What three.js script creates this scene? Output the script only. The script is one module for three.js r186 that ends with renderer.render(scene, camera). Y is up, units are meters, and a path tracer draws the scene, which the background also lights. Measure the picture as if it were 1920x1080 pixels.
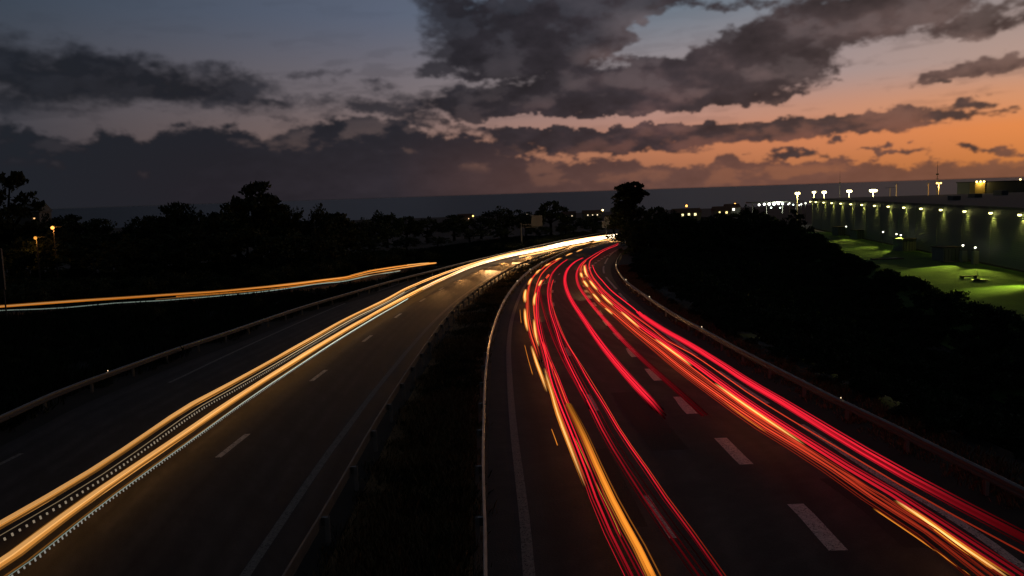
import * as THREE from 'three';
import { mergeGeometries } from 'three/addons/utils/BufferGeometryUtils.js';

// ---------------------------------------------------------------- camera
const F = 1560, PITCH = THREE.MathUtils.degToRad(6.46), ROLL = THREE.MathUtils.degToRad(1.88), EYE = 7.5, SLOPE = 0.031;
const scene = new THREE.Scene();
const camera = new THREE.PerspectiveCamera(2 * Math.atan(540 / F) * 180 / Math.PI, 16 / 9, 0.1, 400000);
camera.position.set(0, EYE, 0);
camera.rotation.set(-PITCH, 0, -ROLL);
camera.updateMatrixWorld(true);
const renderer = new THREE.WebGLRenderer({ antialias: true });
renderer.setSize(1024, 576);
renderer.toneMapping = THREE.LinearToneMapping;
renderer.toneMappingExposure = 1.0;
renderer.shadowMap.enabled = true;

// ---------------------------------------------------------------- numbers
let seedState = 20240611;
function rnd() { seedState = (seedState * 1664525 + 1013904223) >>> 0; return seedState / 4294967296; }
const rr = (a, b) => a + (b - a) * rnd();
const clamp = (v, a, b) => Math.min(b, Math.max(a, v));
const lerp = (a, b, t) => a + (b - a) * t;
const smooth = (a, b, v) => { const t = clamp((v - a) / (b - a), 0, 1); return t * t * (3 - 2 * t); };
const lin = (c) => (c <= 0.04045 ? c / 12.92 : Math.pow((c + 0.055) / 1.055, 2.4));
const hexLin = (h) => [0, 2, 4].map((k) => lin(parseInt(h.slice(k, k + 2), 16) / 255));
function hash2(i, j, s) { let h = (i * 374761393 + j * 668265263 + s * 2147483647) | 0; h = Math.imul(h ^ (h >>> 13), 1274126177); h ^= h >>> 16; return (h >>> 0) / 4294967296; }
function vnoise(x, y, s) {
  const i = Math.floor(x), j = Math.floor(y); let u = x - i, v = y - j; u = u * u * u * (u * (u * 6 - 15) + 10); v = v * v * v * (v * (v * 6 - 15) + 10);
  const a = hash2(i, j, s), b = hash2(i + 1, j, s), c = hash2(i, j + 1, s), d = hash2(i + 1, j + 1, s);
  return a + (b - a) * u + (c - a) * v + (a - b - c + d) * u * v;
}
function fbm(x, y, s, oct) { let t = 0, a = 0.5, n = 0; for (let k = 0; k < oct; k++) { t += a * vnoise(x, y, s + k * 17); n += a; a *= 0.53; const xx = x * 1.7 - y * 1.12; y = x * 1.12 + y * 1.7; x = xx; } return t / n; }

// direction of a measured point of the photograph (its 1920 x 1080 grid), turned into places in the world
const DIR = (x, y) => new THREE.Vector3((x - 960) / F, -(y - 540) / F, -1).applyEuler(camera.rotation);
function P(x, y, h = 0) { const v = DIR(x, y), t = (EYE - h) / (SLOPE * v.z - v.y); return new THREE.Vector3(v.x * t, EYE + v.y * t, v.z * t); }   // on the road's plane, h above it
function AT(x, y, d) { const v = DIR(x, y), t = d / -v.z; return new THREE.Vector3(v.x * t, EYE + v.y * t, -d); }                                // at d metres ahead
function LEVEL(x, y, Y) { const v = DIR(x, y), t = (Y - EYE) / v.y; return new THREE.Vector3(v.x * t, Y, v.z * t); }                              // on a level at height Y
function AE(x, y) { const v = DIR(x, y); return [Math.atan2(v.x, -v.z) * 180 / Math.PI, Math.atan2(v.y, Math.hypot(v.x, v.z)) * 180 / Math.PI]; }

// ---------------------------------------------------------------- sky
const SUN_AZ = 42;
function makeSky() {
  const AZ = [-180, -90, -30, -8, 10, 20, 30, 42, 60, 100, 180];
  const EL = [0, 3, 4.6, 7, 12, 25, 90];
  const clear = [
    ['17181c', '191a1e', '222227', '4a3d3c', '8f5d45', 'a9693f', 'bd733c', 'c4793d', 'a86a40', '4a3c38', '17181c'],
    ['1c1e22', '202228', '3c3a40', '84685c', 'bd7a58', 'd08258', 'e0884e', 'e88e46', 'cb8452', '5a4a46', '1c1e22'],
    ['1e2126', '24262d', '444248', '7e6a66', 'b5887a', 'c68e74', 'd4926a', 'da9666', 'c08c6c', '5c5049', '1e2126'],
    ['20232a', '262930', '4a4950', '736a6e', '9a8c8c', 'a6918e', 'b3968a', 'b99888', 'a88e86', '5a5455', '20232a'],
    ['22272e', '282e36', '3d4653', '5a6274', '697684', '7c838d', '8a888c', '928d8c', '7f7d80', '4a4d56', '22272e'],
    ['191d24', '1d222a', '29333f', '374252', '414d5d', '475363', '4b5666', '4d5766', '424b59', '2a313b', '191d24'],
    ['14181f', '14181f', '171b22', '191d24', '1a1e25', '1a1e25', '1a1e25', '1a1e25', '1a1e25', '171b22', '14181f'],
  ].map((r) => r.map(hexLin));
  const cHi = ['131519', '16181d', '1d2027', '28282f', '3b3338', '493c3c', '54433f', '5a473f', '503f3b', '27262a', '15171b'].map(hexLin);
  const cLo = ['121317', '14151a', '16171d', '2f2a30', '64463f', '724c40', '7e533f', '84573f', '70503f', '2a2628', '15161a'].map(hexLin);
  const seg = (arr, v) => { let k = 0; while (k < arr.length - 2 && v > arr[k + 1]) k++; return [k, clamp((v - arr[k]) / (arr[k + 1] - arr[k]), 0, 1)]; };
  const blobs = [   // x, y, half width, half height, tilt, strength, measured on the photograph
    [200, 140, 250, 40, -7, 1], [50, 150, 190, 46, 0, 1], [330, 160, 190, 26, -10, 0.9], [430, 150, 80, 20, -14, 0.8], [585, 143, 55, 9, 2, 0.7], [520, 193, 30, 13, 0, 0.75], [460, 180, 60, 12, -8, 0.6],
    [1000, 55, 190, 62, 4, 1.3], [860, 10, 90, 36, -18, 0.9], [900, 100, 70, 26, 5, 1], [1000, 110, 130, 42, 0, 1.3], [1110, 18, 130, 50, 10, 1.2], [1200, 10, 110, 26, 8, 0.9], [1150, 84, 70, 13, -6, 0.9], [1270, 14, 60, 14, 4, 0.7], [1380, 8, 90, 10, 3, 0.7],
    [980, 190, 220, 26, -2, 1.2], [1210, 165, 290, 46, 5, 1.4], [1400, 125, 150, 52, 12, 1.4], [1490, 62, 180, 42, 20, 1.4], [1620, 40, 150, 36, 14, 1.2], [1700, 20, 110, 26, 5, 1], [1320, 192, 180, 24, 4, 1.2], [1240, 120, 50, 20, 10, 0.9],
    [830, 125, 40, 12, 4, 0.8], [890, 141, 60, 9, -4, 0.75], [760, 215, 90, 13, -10, 0.75], [690, 198, 45, 16, -16, 0.8], [610, 192, 60, 12, -5, 0.55], [725, 158, 45, 11, -8, 0.55], [860, 205, 110, 15, -4, 0.9], [820, 228, 60, 8, -10, 0.6], [620, 210, 40, 8, 0, 0.5], [540, 222, 40, 5, 0, 0.45], [800, 240, 70, 8, -12, 0.7],
    [1860, 42, 75, 17, 4, 0.95], [1790, 48, 60, 12, 12, 0.75], [1890, 6, 60, 10, 8, 0.6], [1560, 75, 40, 7, 12, 0.5], [1720, 60, 40, 5, 8, 0.5],
    [1790, 140, 150, 8, 9, 0.95], [1870, 122, 70, 14, 6, 1], [1575, 130, 14, 7, 10, 0.55], [1560, 152, 14, 4, 0, 0.5], [1470, 182, 50, 7, 2, 0.7],
    [1090, 262, 200, 24, 0, 1.2], [1330, 243, 250, 20, 2, 1.2], [1540, 234, 190, 16, 3, 1.15], [1660, 226, 90, 13, 4, 0.95], [1700, 210, 44, 7, 5, 0.75], [1810, 197, 48, 8, 7, 0.85], [1780, 220, 60, 9, 4, 0.8], [1860, 210, 24, 5, 5, 0.6], [1200, 280, 100, 8, 0, 0.9], [1090, 234, 90, 7, 2, 0.6], [1000, 245, 130, 12, 0, 0.9],
    [1020, 229, 110, 7, 1, -1.6], [1160, 229, 110, 9, 3, -1.7], [1300, 219, 110, 10, 4, -1.7], [1440, 208, 110, 14, 5, -1.6], [1560, 200, 90, 16, 6, -1.4], [1640, 150, 90, 26, 22, -1.3], [1215, 97, 45, 12, -10, -1.1], [1260, 50, 60, 26, 8, -1.5], [1010, 222, 60, 5, 0, -1],
    [1485, 286, 46, 7, 0, 0.95], [1550, 288, 40, 3, 0, 0.5], [1680, 281, 48, 5, 0, 0.9], [1826, 273, 22, 6, -3, 0.85], [1880, 282, 40, 4, -6, 0.5], [1660, 245, 20, 4, 0, 0.5], [1565, 260, 20, 4, 0, 0.6], [1410, 290, 18, 4, 0, 0.6], [1610, 207, 30, 3, 4, 0.45], [1905, 205, 20, 5, 0, 0.5], [1765, 290, 20, 4, -20, 0.4],
  ].map(([x, y, rx, ry, t, a]) => { const [az, el] = AE(x, y), k = 180 / Math.PI / F; const c = Math.cos((t - 1.88) * Math.PI / 180), s = Math.sin((t - 1.88) * Math.PI / 180); return { az, el, rx: rx * k * 1.06, ry: ry * k * 1.12, c, s, a, m: Math.max(rx, ry) * k * 1.6 }; });
  // upper outline of the bank of cloud above the sea
  const bank = [[-400, 240], [0, 234], [60, 236], [120, 262], [165, 262], [190, 238], [235, 244], [265, 264], [300, 246], [330, 234], [440, 236], [495, 258], [560, 238], [620, 221], [700, 216], [765, 228], [830, 254], [870, 252], [930, 262], [975, 292], [1035, 300], [1065, 308], [1095, 297], [1160, 295], [1210, 306], [1280, 316], [1325, 310], [1345, 291], [1375, 287], [1402, 301], [1440, 295], [1480, 305], [1545, 302], [1580, 290], [1605, 304], [1640, 299], [1700, 306], [1760, 301], [1820, 305], [1920, 300], [2400, 306]].map(([x, y]) => AE(x, y));
  const glowA = AE(1200, 42), glowB = AE(1130, 104);   // where the high cloud still catches the sun
  const W = 4096, H = 2048, data = new Float32Array(W * H * 4);
  const mixc = (o, a, b, t) => { for (let k = 0; k < 3; k++) o[k] = a[k] + (b[k] - a[k]) * t; };
  const c0 = [0, 0, 0], c1 = [0, 0, 0], cs = [0, 0, 0], cc = [0, 0, 0], cl = [0, 0, 0];
  for (let j = 0; j < H; j++) {
    const el = ((j + 0.5) / H - 0.5) * 180;                  // row 0 is straight down
    for (let i = 0; i < W; i++) {
      const o = (j * W + i) * 4; data[o + 3] = 1;
      if (el < -1) { data[o] = 0.012; data[o + 1] = 0.012; data[o + 2] = 0.013; continue; }
      const th = ((i + 0.5) / W - 0.5) * 2 * Math.PI;         // atan2(z, x)
      let az = Math.atan2(Math.cos(th), -Math.sin(th)) * 180 / Math.PI;
      const e = Math.max(el, 0);
      const [ka, ta] = seg(AZ, az), [ke, te] = seg(EL, e);
      const se = te * te * (3 - 2 * te) * 0.4 + te * 0.6;
      mixc(c0, clear[ke][ka], clear[ke][ka + 1], ta); mixc(c1, clear[ke + 1][ka], clear[ke + 1][ka + 1], ta); mixc(cs, c0, c1, se);
      mixc(cc, cHi[ka], cHi[ka + 1], ta); mixc(cl, cLo[ka], cLo[ka + 1], ta);
      let low = 0, dens = 0, n1 = 0.5, n2 = 0.5;
      const inView = Math.abs(az) < 46 && e < 24;
      if (e < 40 || !inView) {
        const st = 0.55 + e * 0.012;
        n1 = fbm(az * 0.42 + 40, e * 1.0 / st * 0.62 + 11, 3, 6); n2 = fbm(az * 1.7 + 7, e * 3.6 + 5, 91, 6);
      }
      if (inView) {
        let b = -1, cut = 0;
        const big = fbm(az * 0.3 + 13, e * 0.55 + 2, 131, 4) - 0.5, mid = fbm(az * 0.95 + 31, e * 1.6 + 9, 151, 4) - 0.5, wv = fbm(az * 0.95 + 3, e * 1.6 + 29, 171, 4) - 0.5, fine = fbm(az * 4.2, e * 7, 191, 4) - 0.5;
        const waz = az + big * 1.6 + wv * 1.5 + fine * 0.25, we = e + big * 0.5 + mid * 0.95 + fine * 0.16;
        for (let q = 0; q < blobs.length; q++) {
          const B = blobs[q], dx = waz - B.az, dy = we - B.el; if (Math.abs(dx) > B.m || Math.abs(dy) > B.m) continue;
          const u = (dx * B.c + dy * B.s) / B.rx, v = (-dx * B.s + dy * B.c) / B.ry, rq = u * u + v * v;
          if (B.a < 0) { if (rq < 1.6) cut = Math.max(cut, -B.a * (1 - rq * 0.625)); } else if (rq < 2.4) { const val = B.a * (1 - rq * 0.72); b = Math.max(b, val) + Math.max(0, Math.min(b, val)) * 0.25; }
        }
        const rg = smooth(-14, 2, az), rag = (n1 - 0.5) * 1.25 + (n2 - 0.5) * lerp(0.6, 1.0, rg);
        dens = smooth(-0.12, lerp(0.85, 0.46, rg) + e * 0.022, b - cut * 0.95 + rag * 0.85 - 0.1);
        const wisp = fbm(az * 0.35 + 5 + big, e * 2.1 - az * 0.12, 211, 5); dens = Math.max(dens, smooth(0.5, 0.72, wisp + big * 0.2) * 0.26 * smooth(3, 6, e) * (0.25 + 0.75 * smooth(11, 7, e)));
        dens *= 1 - 0.09 * smooth(0.46, 0.66, n1 + mid * 0.3);
        let k = 0; while (k < bank.length - 2 && az > bank[k + 1][0]) k++;
        const te2 = clamp((az - bank[k][0]) / (bank[k + 1][0] - bank[k][0]), 0, 1), top = lerp(bank[k][1], bank[k + 1][1], te2);
        low = smooth(-0.14, lerp(0.4, 0.2, rg), top - e + (n2 - 0.5) * 0.7 + (n1 - 0.5) * 0.4 + mid * 0.55 + fine * 0.3); low *= 1 - 0.3 * smooth(0.52, 0.7, n1) * smooth(4.2, 2, Math.abs(top - e - 1.2) * 3);
      }
      const far = inView ? Math.max(smooth(34, 46, Math.abs(az)), smooth(15, 24, e)) : 1;
      if (far > 0) {
        const g = smooth(0.46, 0.62, fbm(az * 0.11 + 3, Math.sqrt(e + 1) * 1.5, 7, 6) + (n2 - 0.5) * 0.12 + (e < 22 ? 0.07 : -0.02)) * (1 - smooth(50, 85, e) * 0.5);
        const gl = smooth(-0.2, 0.5, 3 + (n1 - 0.5) * 4 - e);
        dens = lerp(dens, g, far); low = lerp(low, gl, far);
      }
      // thin edges let the sky through, undersides take the low sun's colour, thick parts vary
      const n3 = inView ? fbm(az * 0.2 + 71, e * 0.42 + 3, 55, 4) : n1, shade = (inView ? 0.83 : 0.88) + (n3 - 0.5) * 0.8 + (n1 - 0.5) * 0.65 + (n2 - 0.5) * 0.3, lit = (smooth(0.46, 0.7, n3 * 0.5 + n1 * 0.5) * 0.3 + (inView ? Math.max(0, 1.1 - Math.hypot((az - glowA[0]) / 3.2, (e - glowA[1]) / 1.6)) + Math.max(0, 1 - Math.hypot((az - glowB[0]) / 2.6, (e - glowB[1]) / 0.9)) : 0) * (0.5 + n1)) * smooth(-6, 8, az) * (1 - smooth(70, 120, az));
      for (let q = 0; q < 3; q++) {
        let v = cs[q];
        const c = cc[q] * shade + lit * 0.5 * cs[q] * (q === 0 ? 0.62 : q === 1 ? 0.42 : 0.34);
        v = lerp(v, c, dens * 0.97);
        const hz = smooth(5.2, 0.6, e);
        const lw = lerp(cc[q] * 0.96, cl[q], hz) * (0.86 + (n1 - 0.5) * 0.34 + (n2 - 0.5) * 0.16 + 0.12 * hz);
        v = lerp(v, lw, low * 0.985);
        data[o + q] = Math.max(v, 0.0005);
      }
    }
  }
  const t = new THREE.DataTexture(data, W, H, THREE.RGBAFormat, THREE.FloatType);
  t.mapping = THREE.EquirectangularReflectionMapping; t.magFilter = t.minFilter = THREE.LinearFilter; t.needsUpdate = true;
  return t;
}
const skyTexture = makeSky();
scene.background = skyTexture; scene.environment = skyTexture; scene.environmentIntensity = 1;

// the last of the sun, below the cloud bank on the right
const sun = new THREE.DirectionalLight(new THREE.Color(1, 0.55, 0.28), 0.02);
{ const a = SUN_AZ * Math.PI / 180; sun.position.set(Math.sin(a) * 300, 12, -Math.cos(a) * 300); }
sun.castShadow = true; sun.shadow.radius = 12; sun.shadow.mapSize.set(2048, 2048);
Object.assign(sun.shadow.camera, { left: -200, right: 200, top: 120, bottom: -120, near: 1, far: 800 });
scene.add(sun);

// ---------------------------------------------------------------- builders
const used = new Map();
function numbered(name) { const n = used.get(name) || 0; used.set(name, n + 1); return n ? `${name}_${String(n).padStart(3, '0')}` : name; }
function tag(o, label, category, group, kind) { if (label) o.userData.label = label; if (category) o.userData.category = category; if (group) o.userData.group = group; if (kind) o.userData.kind = kind; return o; }
function thing(name, label, category, pos, group) { const g = new THREE.Group(); g.name = numbered(name); g.position.copy(pos); scene.add(g); return tag(g, label, category, group); }
function mesh(name, geometry, material, parent) { const m = new THREE.Mesh(geometry, material); m.name = name; m.castShadow = m.receiveShadow = true; (parent || scene).add(m); return m; }
const away = (geometry, o) => geometry.translate(-o.position.x, -o.position.y, -o.position.z);   // world places to the thing's own
function box(w, h, d, x, y, z, ry = 0) { const g = new THREE.BoxGeometry(w, h, d); if (ry) g.rotateY(ry); return g.translate(x, y, z); }
function cyl(r0, r1, h, x, y, z, n = 10) { return new THREE.CylinderGeometry(r0, r1, h, n).translate(x, y + h / 2, z); }   // from y up
const join = (list) => mergeGeometries(list.map((g) => (g.index ? g.toNonIndexed() : g)));

function sweep(points, radius, sides = 6) {            // round bar along points, u running along it
  const pos = [], uv = [], idx = [], nor = [], n = points.length, t = new THREE.Vector3(), a = new THREE.Vector3(), b = new THREE.Vector3(), up = new THREE.Vector3(0, 1, 0), w = new THREE.Vector3();
  let total = 0; const len = [0]; for (let i = 1; i < n; i++) { total += points[i].distanceTo(points[i - 1]); len.push(total); }
  for (let i = 0; i < n; i++) {
    t.subVectors(points[Math.min(n - 1, i + 1)], points[Math.max(0, i - 1)]).normalize();
    up.set(0, 1, 0); if (Math.abs(t.y) > 0.95) up.set(1, 0, 0);
    a.crossVectors(t, up).normalize(); b.crossVectors(a, t).normalize();
    const r = typeof radius === 'function' ? radius(len[i] / total) : radius;
    for (let k = 0; k <= sides; k++) { const p = k / sides * Math.PI * 2; w.set(0, 0, 0).addScaledVector(a, Math.cos(p)).addScaledVector(b, Math.sin(p)); nor.push(w.x, w.y, w.z); pos.push(points[i].x + w.x * r, points[i].y + w.y * r, points[i].z + w.z * r); uv.push(len[i] / total, k / sides); }
  }
  for (let i = 0; i < n - 1; i++) for (let k = 0; k < sides; k++) { const p = i * (sides + 1) + k, q = p + sides + 1; idx.push(p, p + 1, q, q, p + 1, q + 1); }
  for (const e of [0, n - 1]) { const c = pos.length / 3; pos.push(points[e].x, points[e].y, points[e].z); nor.push(0, 1, 0); uv.push(e ? 1 : 0, 0); for (let k = 0; k < sides; k++) { const p = e * (sides + 1) + k; if (e) idx.push(c, p, p + 1); else idx.push(c, p + 1, p); } }
  const g = new THREE.BufferGeometry(); g.setAttribute('position', new THREE.Float32BufferAttribute(pos, 3)); g.setAttribute('normal', new THREE.Float32BufferAttribute(nor, 3)); g.setAttribute('uv', new THREE.Float32BufferAttribute(uv, 2)); g.setIndex(idx); return g;
}
function extrudeAlong(points, profile) {                // open or closed outline [side, up] carried along points, kept upright
  const pos = [], idx = [], uv = [], m = profile.length, n = points.length, t = new THREE.Vector3(), s = new THREE.Vector3();
  for (let i = 0; i < n; i++) {
    t.subVectors(points[Math.min(n - 1, i + 1)], points[Math.max(0, i - 1)]); t.y = 0; t.normalize(); s.set(-t.z, 0, t.x);
    for (const [a, b] of profile) { pos.push(points[i].x + s.x * a, points[i].y + b, points[i].z + s.z * a); uv.push(i, a + b); }
  }
  for (let i = 0; i < n - 1; i++) for (let k = 0; k < m - 1; k++) { const p = i * m + k, q = p + m; idx.push(p, p + 1, q, q, p + 1, q + 1); }
  const g = new THREE.BufferGeometry(); g.setAttribute('position', new THREE.Float32BufferAttribute(pos, 3)); g.setAttribute('uv', new THREE.Float32BufferAttribute(uv, 2)); g.setIndex(idx);
  const f = g.toNonIndexed(); f.computeVertexNormals(); return f;
}
const curveOf = (pts, h) => new THREE.CatmullRomCurve3(pts.map(([x, y]) => P(x, y, h)), false, 'centripetal');
function extended(curve, near, far) {                    // the traced line carried on in its own direction at both ends
  const pts = curve.getSpacedPoints(90), a = pts[0], b = pts[pts.length - 1];
  const u = new THREE.Vector3().subVectors(pts[0], pts[2]).normalize(), v = new THREE.Vector3().subVectors(b, pts[pts.length - 3]).normalize();
  if (near) pts.unshift(a.clone().addScaledVector(u, near)); if (far) pts.push(b.clone().addScaledVector(v, far));
  for (const p of [pts[0], pts[pts.length - 1]]) p.y = a.y + SLOPE * (p.z - a.z);
  return new THREE.CatmullRomCurve3(pts, false, 'centripetal');
}
function ribbon(ca, cb, lift, n = 160, across = 4, lap = 1) {      // a sheet between two lines, uv in metres
  const A = ca.getSpacedPoints(n), B = cb.getSpacedPoints(n), pos = [], uv = [], idx = [], p = new THREE.Vector3();
  let run = 0; for (let i = 0; i <= n; i++, run += i <= n ? (A[i].distanceTo(A[i - 1]) + B[i].distanceTo(B[i - 1])) / 2 : 0) for (let k = 0; k <= across; k++) { p.lerpVectors(A[i], B[i], k / across); pos.push(p.x, -SLOPE * -p.z + lift, p.z); uv.push(A[i].distanceTo(B[i]) * k / across, run); }
  
  for (let i = 0; i < n; i++) for (let k = 0; k < across; k++) { const q = i * (across + 1) + k, r = q + across + 1; idx.push(q, q + 1, r, r, q + 1, r + 1); }
  const g = new THREE.BufferGeometry(); g.setAttribute('position', new THREE.Float32BufferAttribute(pos, 3)); g.setAttribute('uv', new THREE.Float32BufferAttribute(uv, 2)); g.setIndex(idx); g.computeVertexNormals();
  const ny = g.attributes.normal.array; if (ny[1] < 0) { g.index.array.reverse(); g.computeVertexNormals(); }
  return g;
}
function strip(points, width, lift) {                    // painted line along points
  const pos = [], idx = [], uv = [], t = new THREE.Vector3();
  points.forEach((p, i) => { t.subVectors(points[Math.min(points.length - 1, i + 1)], points[Math.max(0, i - 1)]); t.y = 0; t.normalize(); for (const s of [-0.5, 0.5]) { const x = p.x - t.z * s * width, z = p.z + t.x * s * width; pos.push(x, SLOPE * z + lift, z); uv.push(x, z); } });
  for (let i = 0; i < points.length - 1; i++) idx.push(2 * i, 2 * i + 1, 2 * i + 2, 2 * i + 2, 2 * i + 1, 2 * i + 3);
  const g = new THREE.BufferGeometry(); g.setAttribute('position', new THREE.Float32BufferAttribute(pos, 3)); g.setAttribute('uv', new THREE.Float32BufferAttribute(uv, 2)); g.setIndex(idx); g.computeVertexNormals();
  if (g.attributes.normal.array[1] < 0) { g.index.array.reverse(); g.computeVertexNormals(); }
  return g;
}
function nearestU(curve, p) { let best = 0, bd = 1e9; for (let i = 0; i <= 1500; i++) { const q = curve.getPointAt(i / 1500), d = q.distanceToSquared(p); if (d < bd) { bd = d; best = i / 1500; } } return best; }

// ---------------------------------------------------------------- materials
function tex(n, fn, srgb = true) { const d = new Uint8Array(n * n * 4); for (let j = 0; j < n; j++) for (let i = 0; i < n; i++) { const c = fn(i / n, j / n); const o = (j * n + i) * 4; d[o] = c[0] * 255; d[o + 1] = c[1] * 255; d[o + 2] = c[2] * 255; d[o + 3] = 255; } const t = new THREE.DataTexture(d, n, n); t.wrapS = t.wrapT = THREE.RepeatWrapping; t.magFilter = t.minFilter = THREE.LinearFilter; if (srgb) t.colorSpace = THREE.SRGBColorSpace; t.needsUpdate = true; return t; }
function tiled(fn, n, period) { return (u, v) => fn(u * period, v * period); }
function perNoise(u, v, per, s) { // noise that repeats after one tile
  const x = u * per, y = v * per, i = Math.floor(x), j = Math.floor(y); let a = x - i, b = y - j; a = a * a * (3 - 2 * a); b = b * b * (3 - 2 * b); const m = (k) => ((k % per) + per) % per;
  const p = hash2(m(i), m(j), s), q = hash2(m(i + 1), m(j), s), r = hash2(m(i), m(j + 1), s), t = hash2(m(i + 1), m(j + 1), s); return p + (q - p) * a + (r - p) * b + (p - q - r + t) * a * b;
}
const asphaltMap = tex(512, (u, v) => { const lane = (u * 2) % 1, wheel = Math.exp(-(((lane - 0.28) / 0.09) ** 2)) + Math.exp(-(((lane - 0.72) / 0.09) ** 2)), drip = Math.exp(-(((lane - 0.5) / 0.05) ** 2)); const g = 0.175 - 0.03 * drip + 0.035 * wheel + 0.055 * (perNoise(u, v, 256, 1) - 0.5) + 0.07 * (perNoise(u, v, 6, 2) - 0.5) + 0.05 * (perNoise(u, v, 21, 3) - 0.5); return [g * 1.02, g, g * 0.97]; });
asphaltMap.repeat.set(1 / 7, 1 / 7);
const asphaltBump = tex(256, (u, v) => { const g = perNoise(u, v, 128, 5) * 0.6 + perNoise(u, v, 60, 6) * 0.4; return [g, g, g]; }, false); asphaltBump.repeat.set(1 / 1.5, 1 / 1.5);
const soilMap = tex(512, (u, v) => { const a = perNoise(u, v, 8, 1) * 0.5 + perNoise(u, v, 31, 2) * 0.3 + perNoise(u, v, 120, 3) * 0.2; return [0.085 + a * 0.06, 0.085 + a * 0.05, 0.055 + a * 0.035]; }); soilMap.repeat.set(1 / 9, 1 / 9);
const gravelMap = tex(512, (u, v) => { const a = perNoise(u, v, 128, 11) * 0.6 + perNoise(u, v, 12, 12) * 0.4; return [0.3 + a * 0.16, 0.28 + a * 0.15, 0.23 + a * 0.13]; }); gravelMap.repeat.set(1 / 4, 1 / 4);
const paintMap = tex(512, (u, v) => { const w = perNoise(u, v, 90, 21) * 0.8 + perNoise(u, v, 9, 22) * 0.2, k = w > 0.7 ? 0.32 : 0.68 + 0.16 * perNoise(u, v, 40, 23); return [k, k * 0.99, k * 0.95]; }); paintMap.repeat.set(1 / 2.2, 1 / 2.2);
const lawnMap = tex(512, (u, v) => { const a = perNoise(u, v, 6, 31) * 0.45 + perNoise(u, v, 40, 32) * 0.35 + perNoise(u, v, 128, 33) * 0.2; return [0.2 + a * 0.12, 0.33 + a * 0.14, 0.08 + a * 0.05]; }); lawnMap.repeat.set(1 / 11, 1 / 11);
const roughMap = tex(128, (u, v) => { const g = 0.55 + 0.4 * perNoise(u, v, 9, 41); return [g, g, g]; }, false);
const std = (o) => new THREE.MeshStandardMaterial(o);
const M = {
  asphalt: std({ map: asphaltMap, roughness: 0.86, bumpMap: asphaltBump, bumpScale: 0.006 }),
  soil: std({ map: soilMap, roughness: 1 }),
  gravel: std({ map: gravelMap, roughness: 1, bumpMap: asphaltBump, bumpScale: 0.015 }),
  paintOld: std({ map: paintMap, color: new THREE.Color(0.42, 0.4, 0.37), roughness: 0.8 }),
  paint: std({ map: paintMap, roughness: 0.7 }),
  lawn: std({ map: lawnMap, roughness: 1, bumpMap: asphaltBump, bumpScale: 0.03 }),
  steel: std({ color: new THREE.Color(0.14, 0.13, 0.115), metalness: 0.25, roughness: 0.55, roughnessMap: roughMap }),
  post: std({ color: new THREE.Color(0.33, 0.32, 0.29), metalness: 0.3, roughness: 0.7 }),
  cladding: std({ color: new THREE.Color(0.3, 0.34, 0.26), metalness: 0.1, roughness: 0.6 }),
  claddingDark: std({ color: new THREE.Color(0.12, 0.13, 0.12), roughness: 0.75 }),
  roof: std({ color: new THREE.Color(0.04, 0.04, 0.04), roughness: 0.85 }),
  concrete: std({ map: gravelMap, roughness: 0.95 }),
  cabinet: std({ color: new THREE.Color(0.3, 0.33, 0.26), roughness: 0.7 }),
  darkMetal: std({ color: new THREE.Color(0.06, 0.06, 0.06), roughness: 0.6, metalness: 0.4 }),
  panelBack: std({ color: new THREE.Color(0.13, 0.12, 0.11), roughness: 0.6, metalness: 0.3 }),
  bark: std({ color: new THREE.Color(0.07, 0.055, 0.04), roughness: 1 }),
  wall: std({ color: new THREE.Color(0.2, 0.19, 0.17), roughness: 0.95 }),
  tile: std({ color: new THREE.Color(0.16, 0.09, 0.06), roughness: 0.95 }),
  leafA: std({ color: new THREE.Color(0.032, 0.05, 0.017), roughness: 0.9, side: THREE.DoubleSide }),
  leafB: std({ color: new THREE.Color(0.045, 0.06, 0.022), roughness: 0.9, side: THREE.DoubleSide }),
  dry: std({ color: new THREE.Color(0.3, 0.22, 0.11), roughness: 1, side: THREE.DoubleSide }),
  grass: std({ color: new THREE.Color(0.07, 0.075, 0.028), roughness: 1, side: THREE.DoubleSide }),
};
function glow(r, g, b, k, map) { const m = std({ color: new THREE.Color(0.02, 0.02, 0.02), roughness: 1, emissive: new THREE.Color(r, g, b), emissiveIntensity: k }); if (map) m.emissiveMap = map; return m; }
function along(fn) { const n = 256, d = new Uint8Array(n * 4 * 2); for (let j = 0; j < 2; j++) for (let i = 0; i < n; i++) { const v = clamp(fn((i + 0.5) / n), 0, 1) * 255; d.set([v, v, v, 255], (j * n + i) * 4); } const t = new THREE.DataTexture(d, n, 2); t.magFilter = t.minFilter = THREE.LinearFilter; t.needsUpdate = true; return t; }

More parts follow.
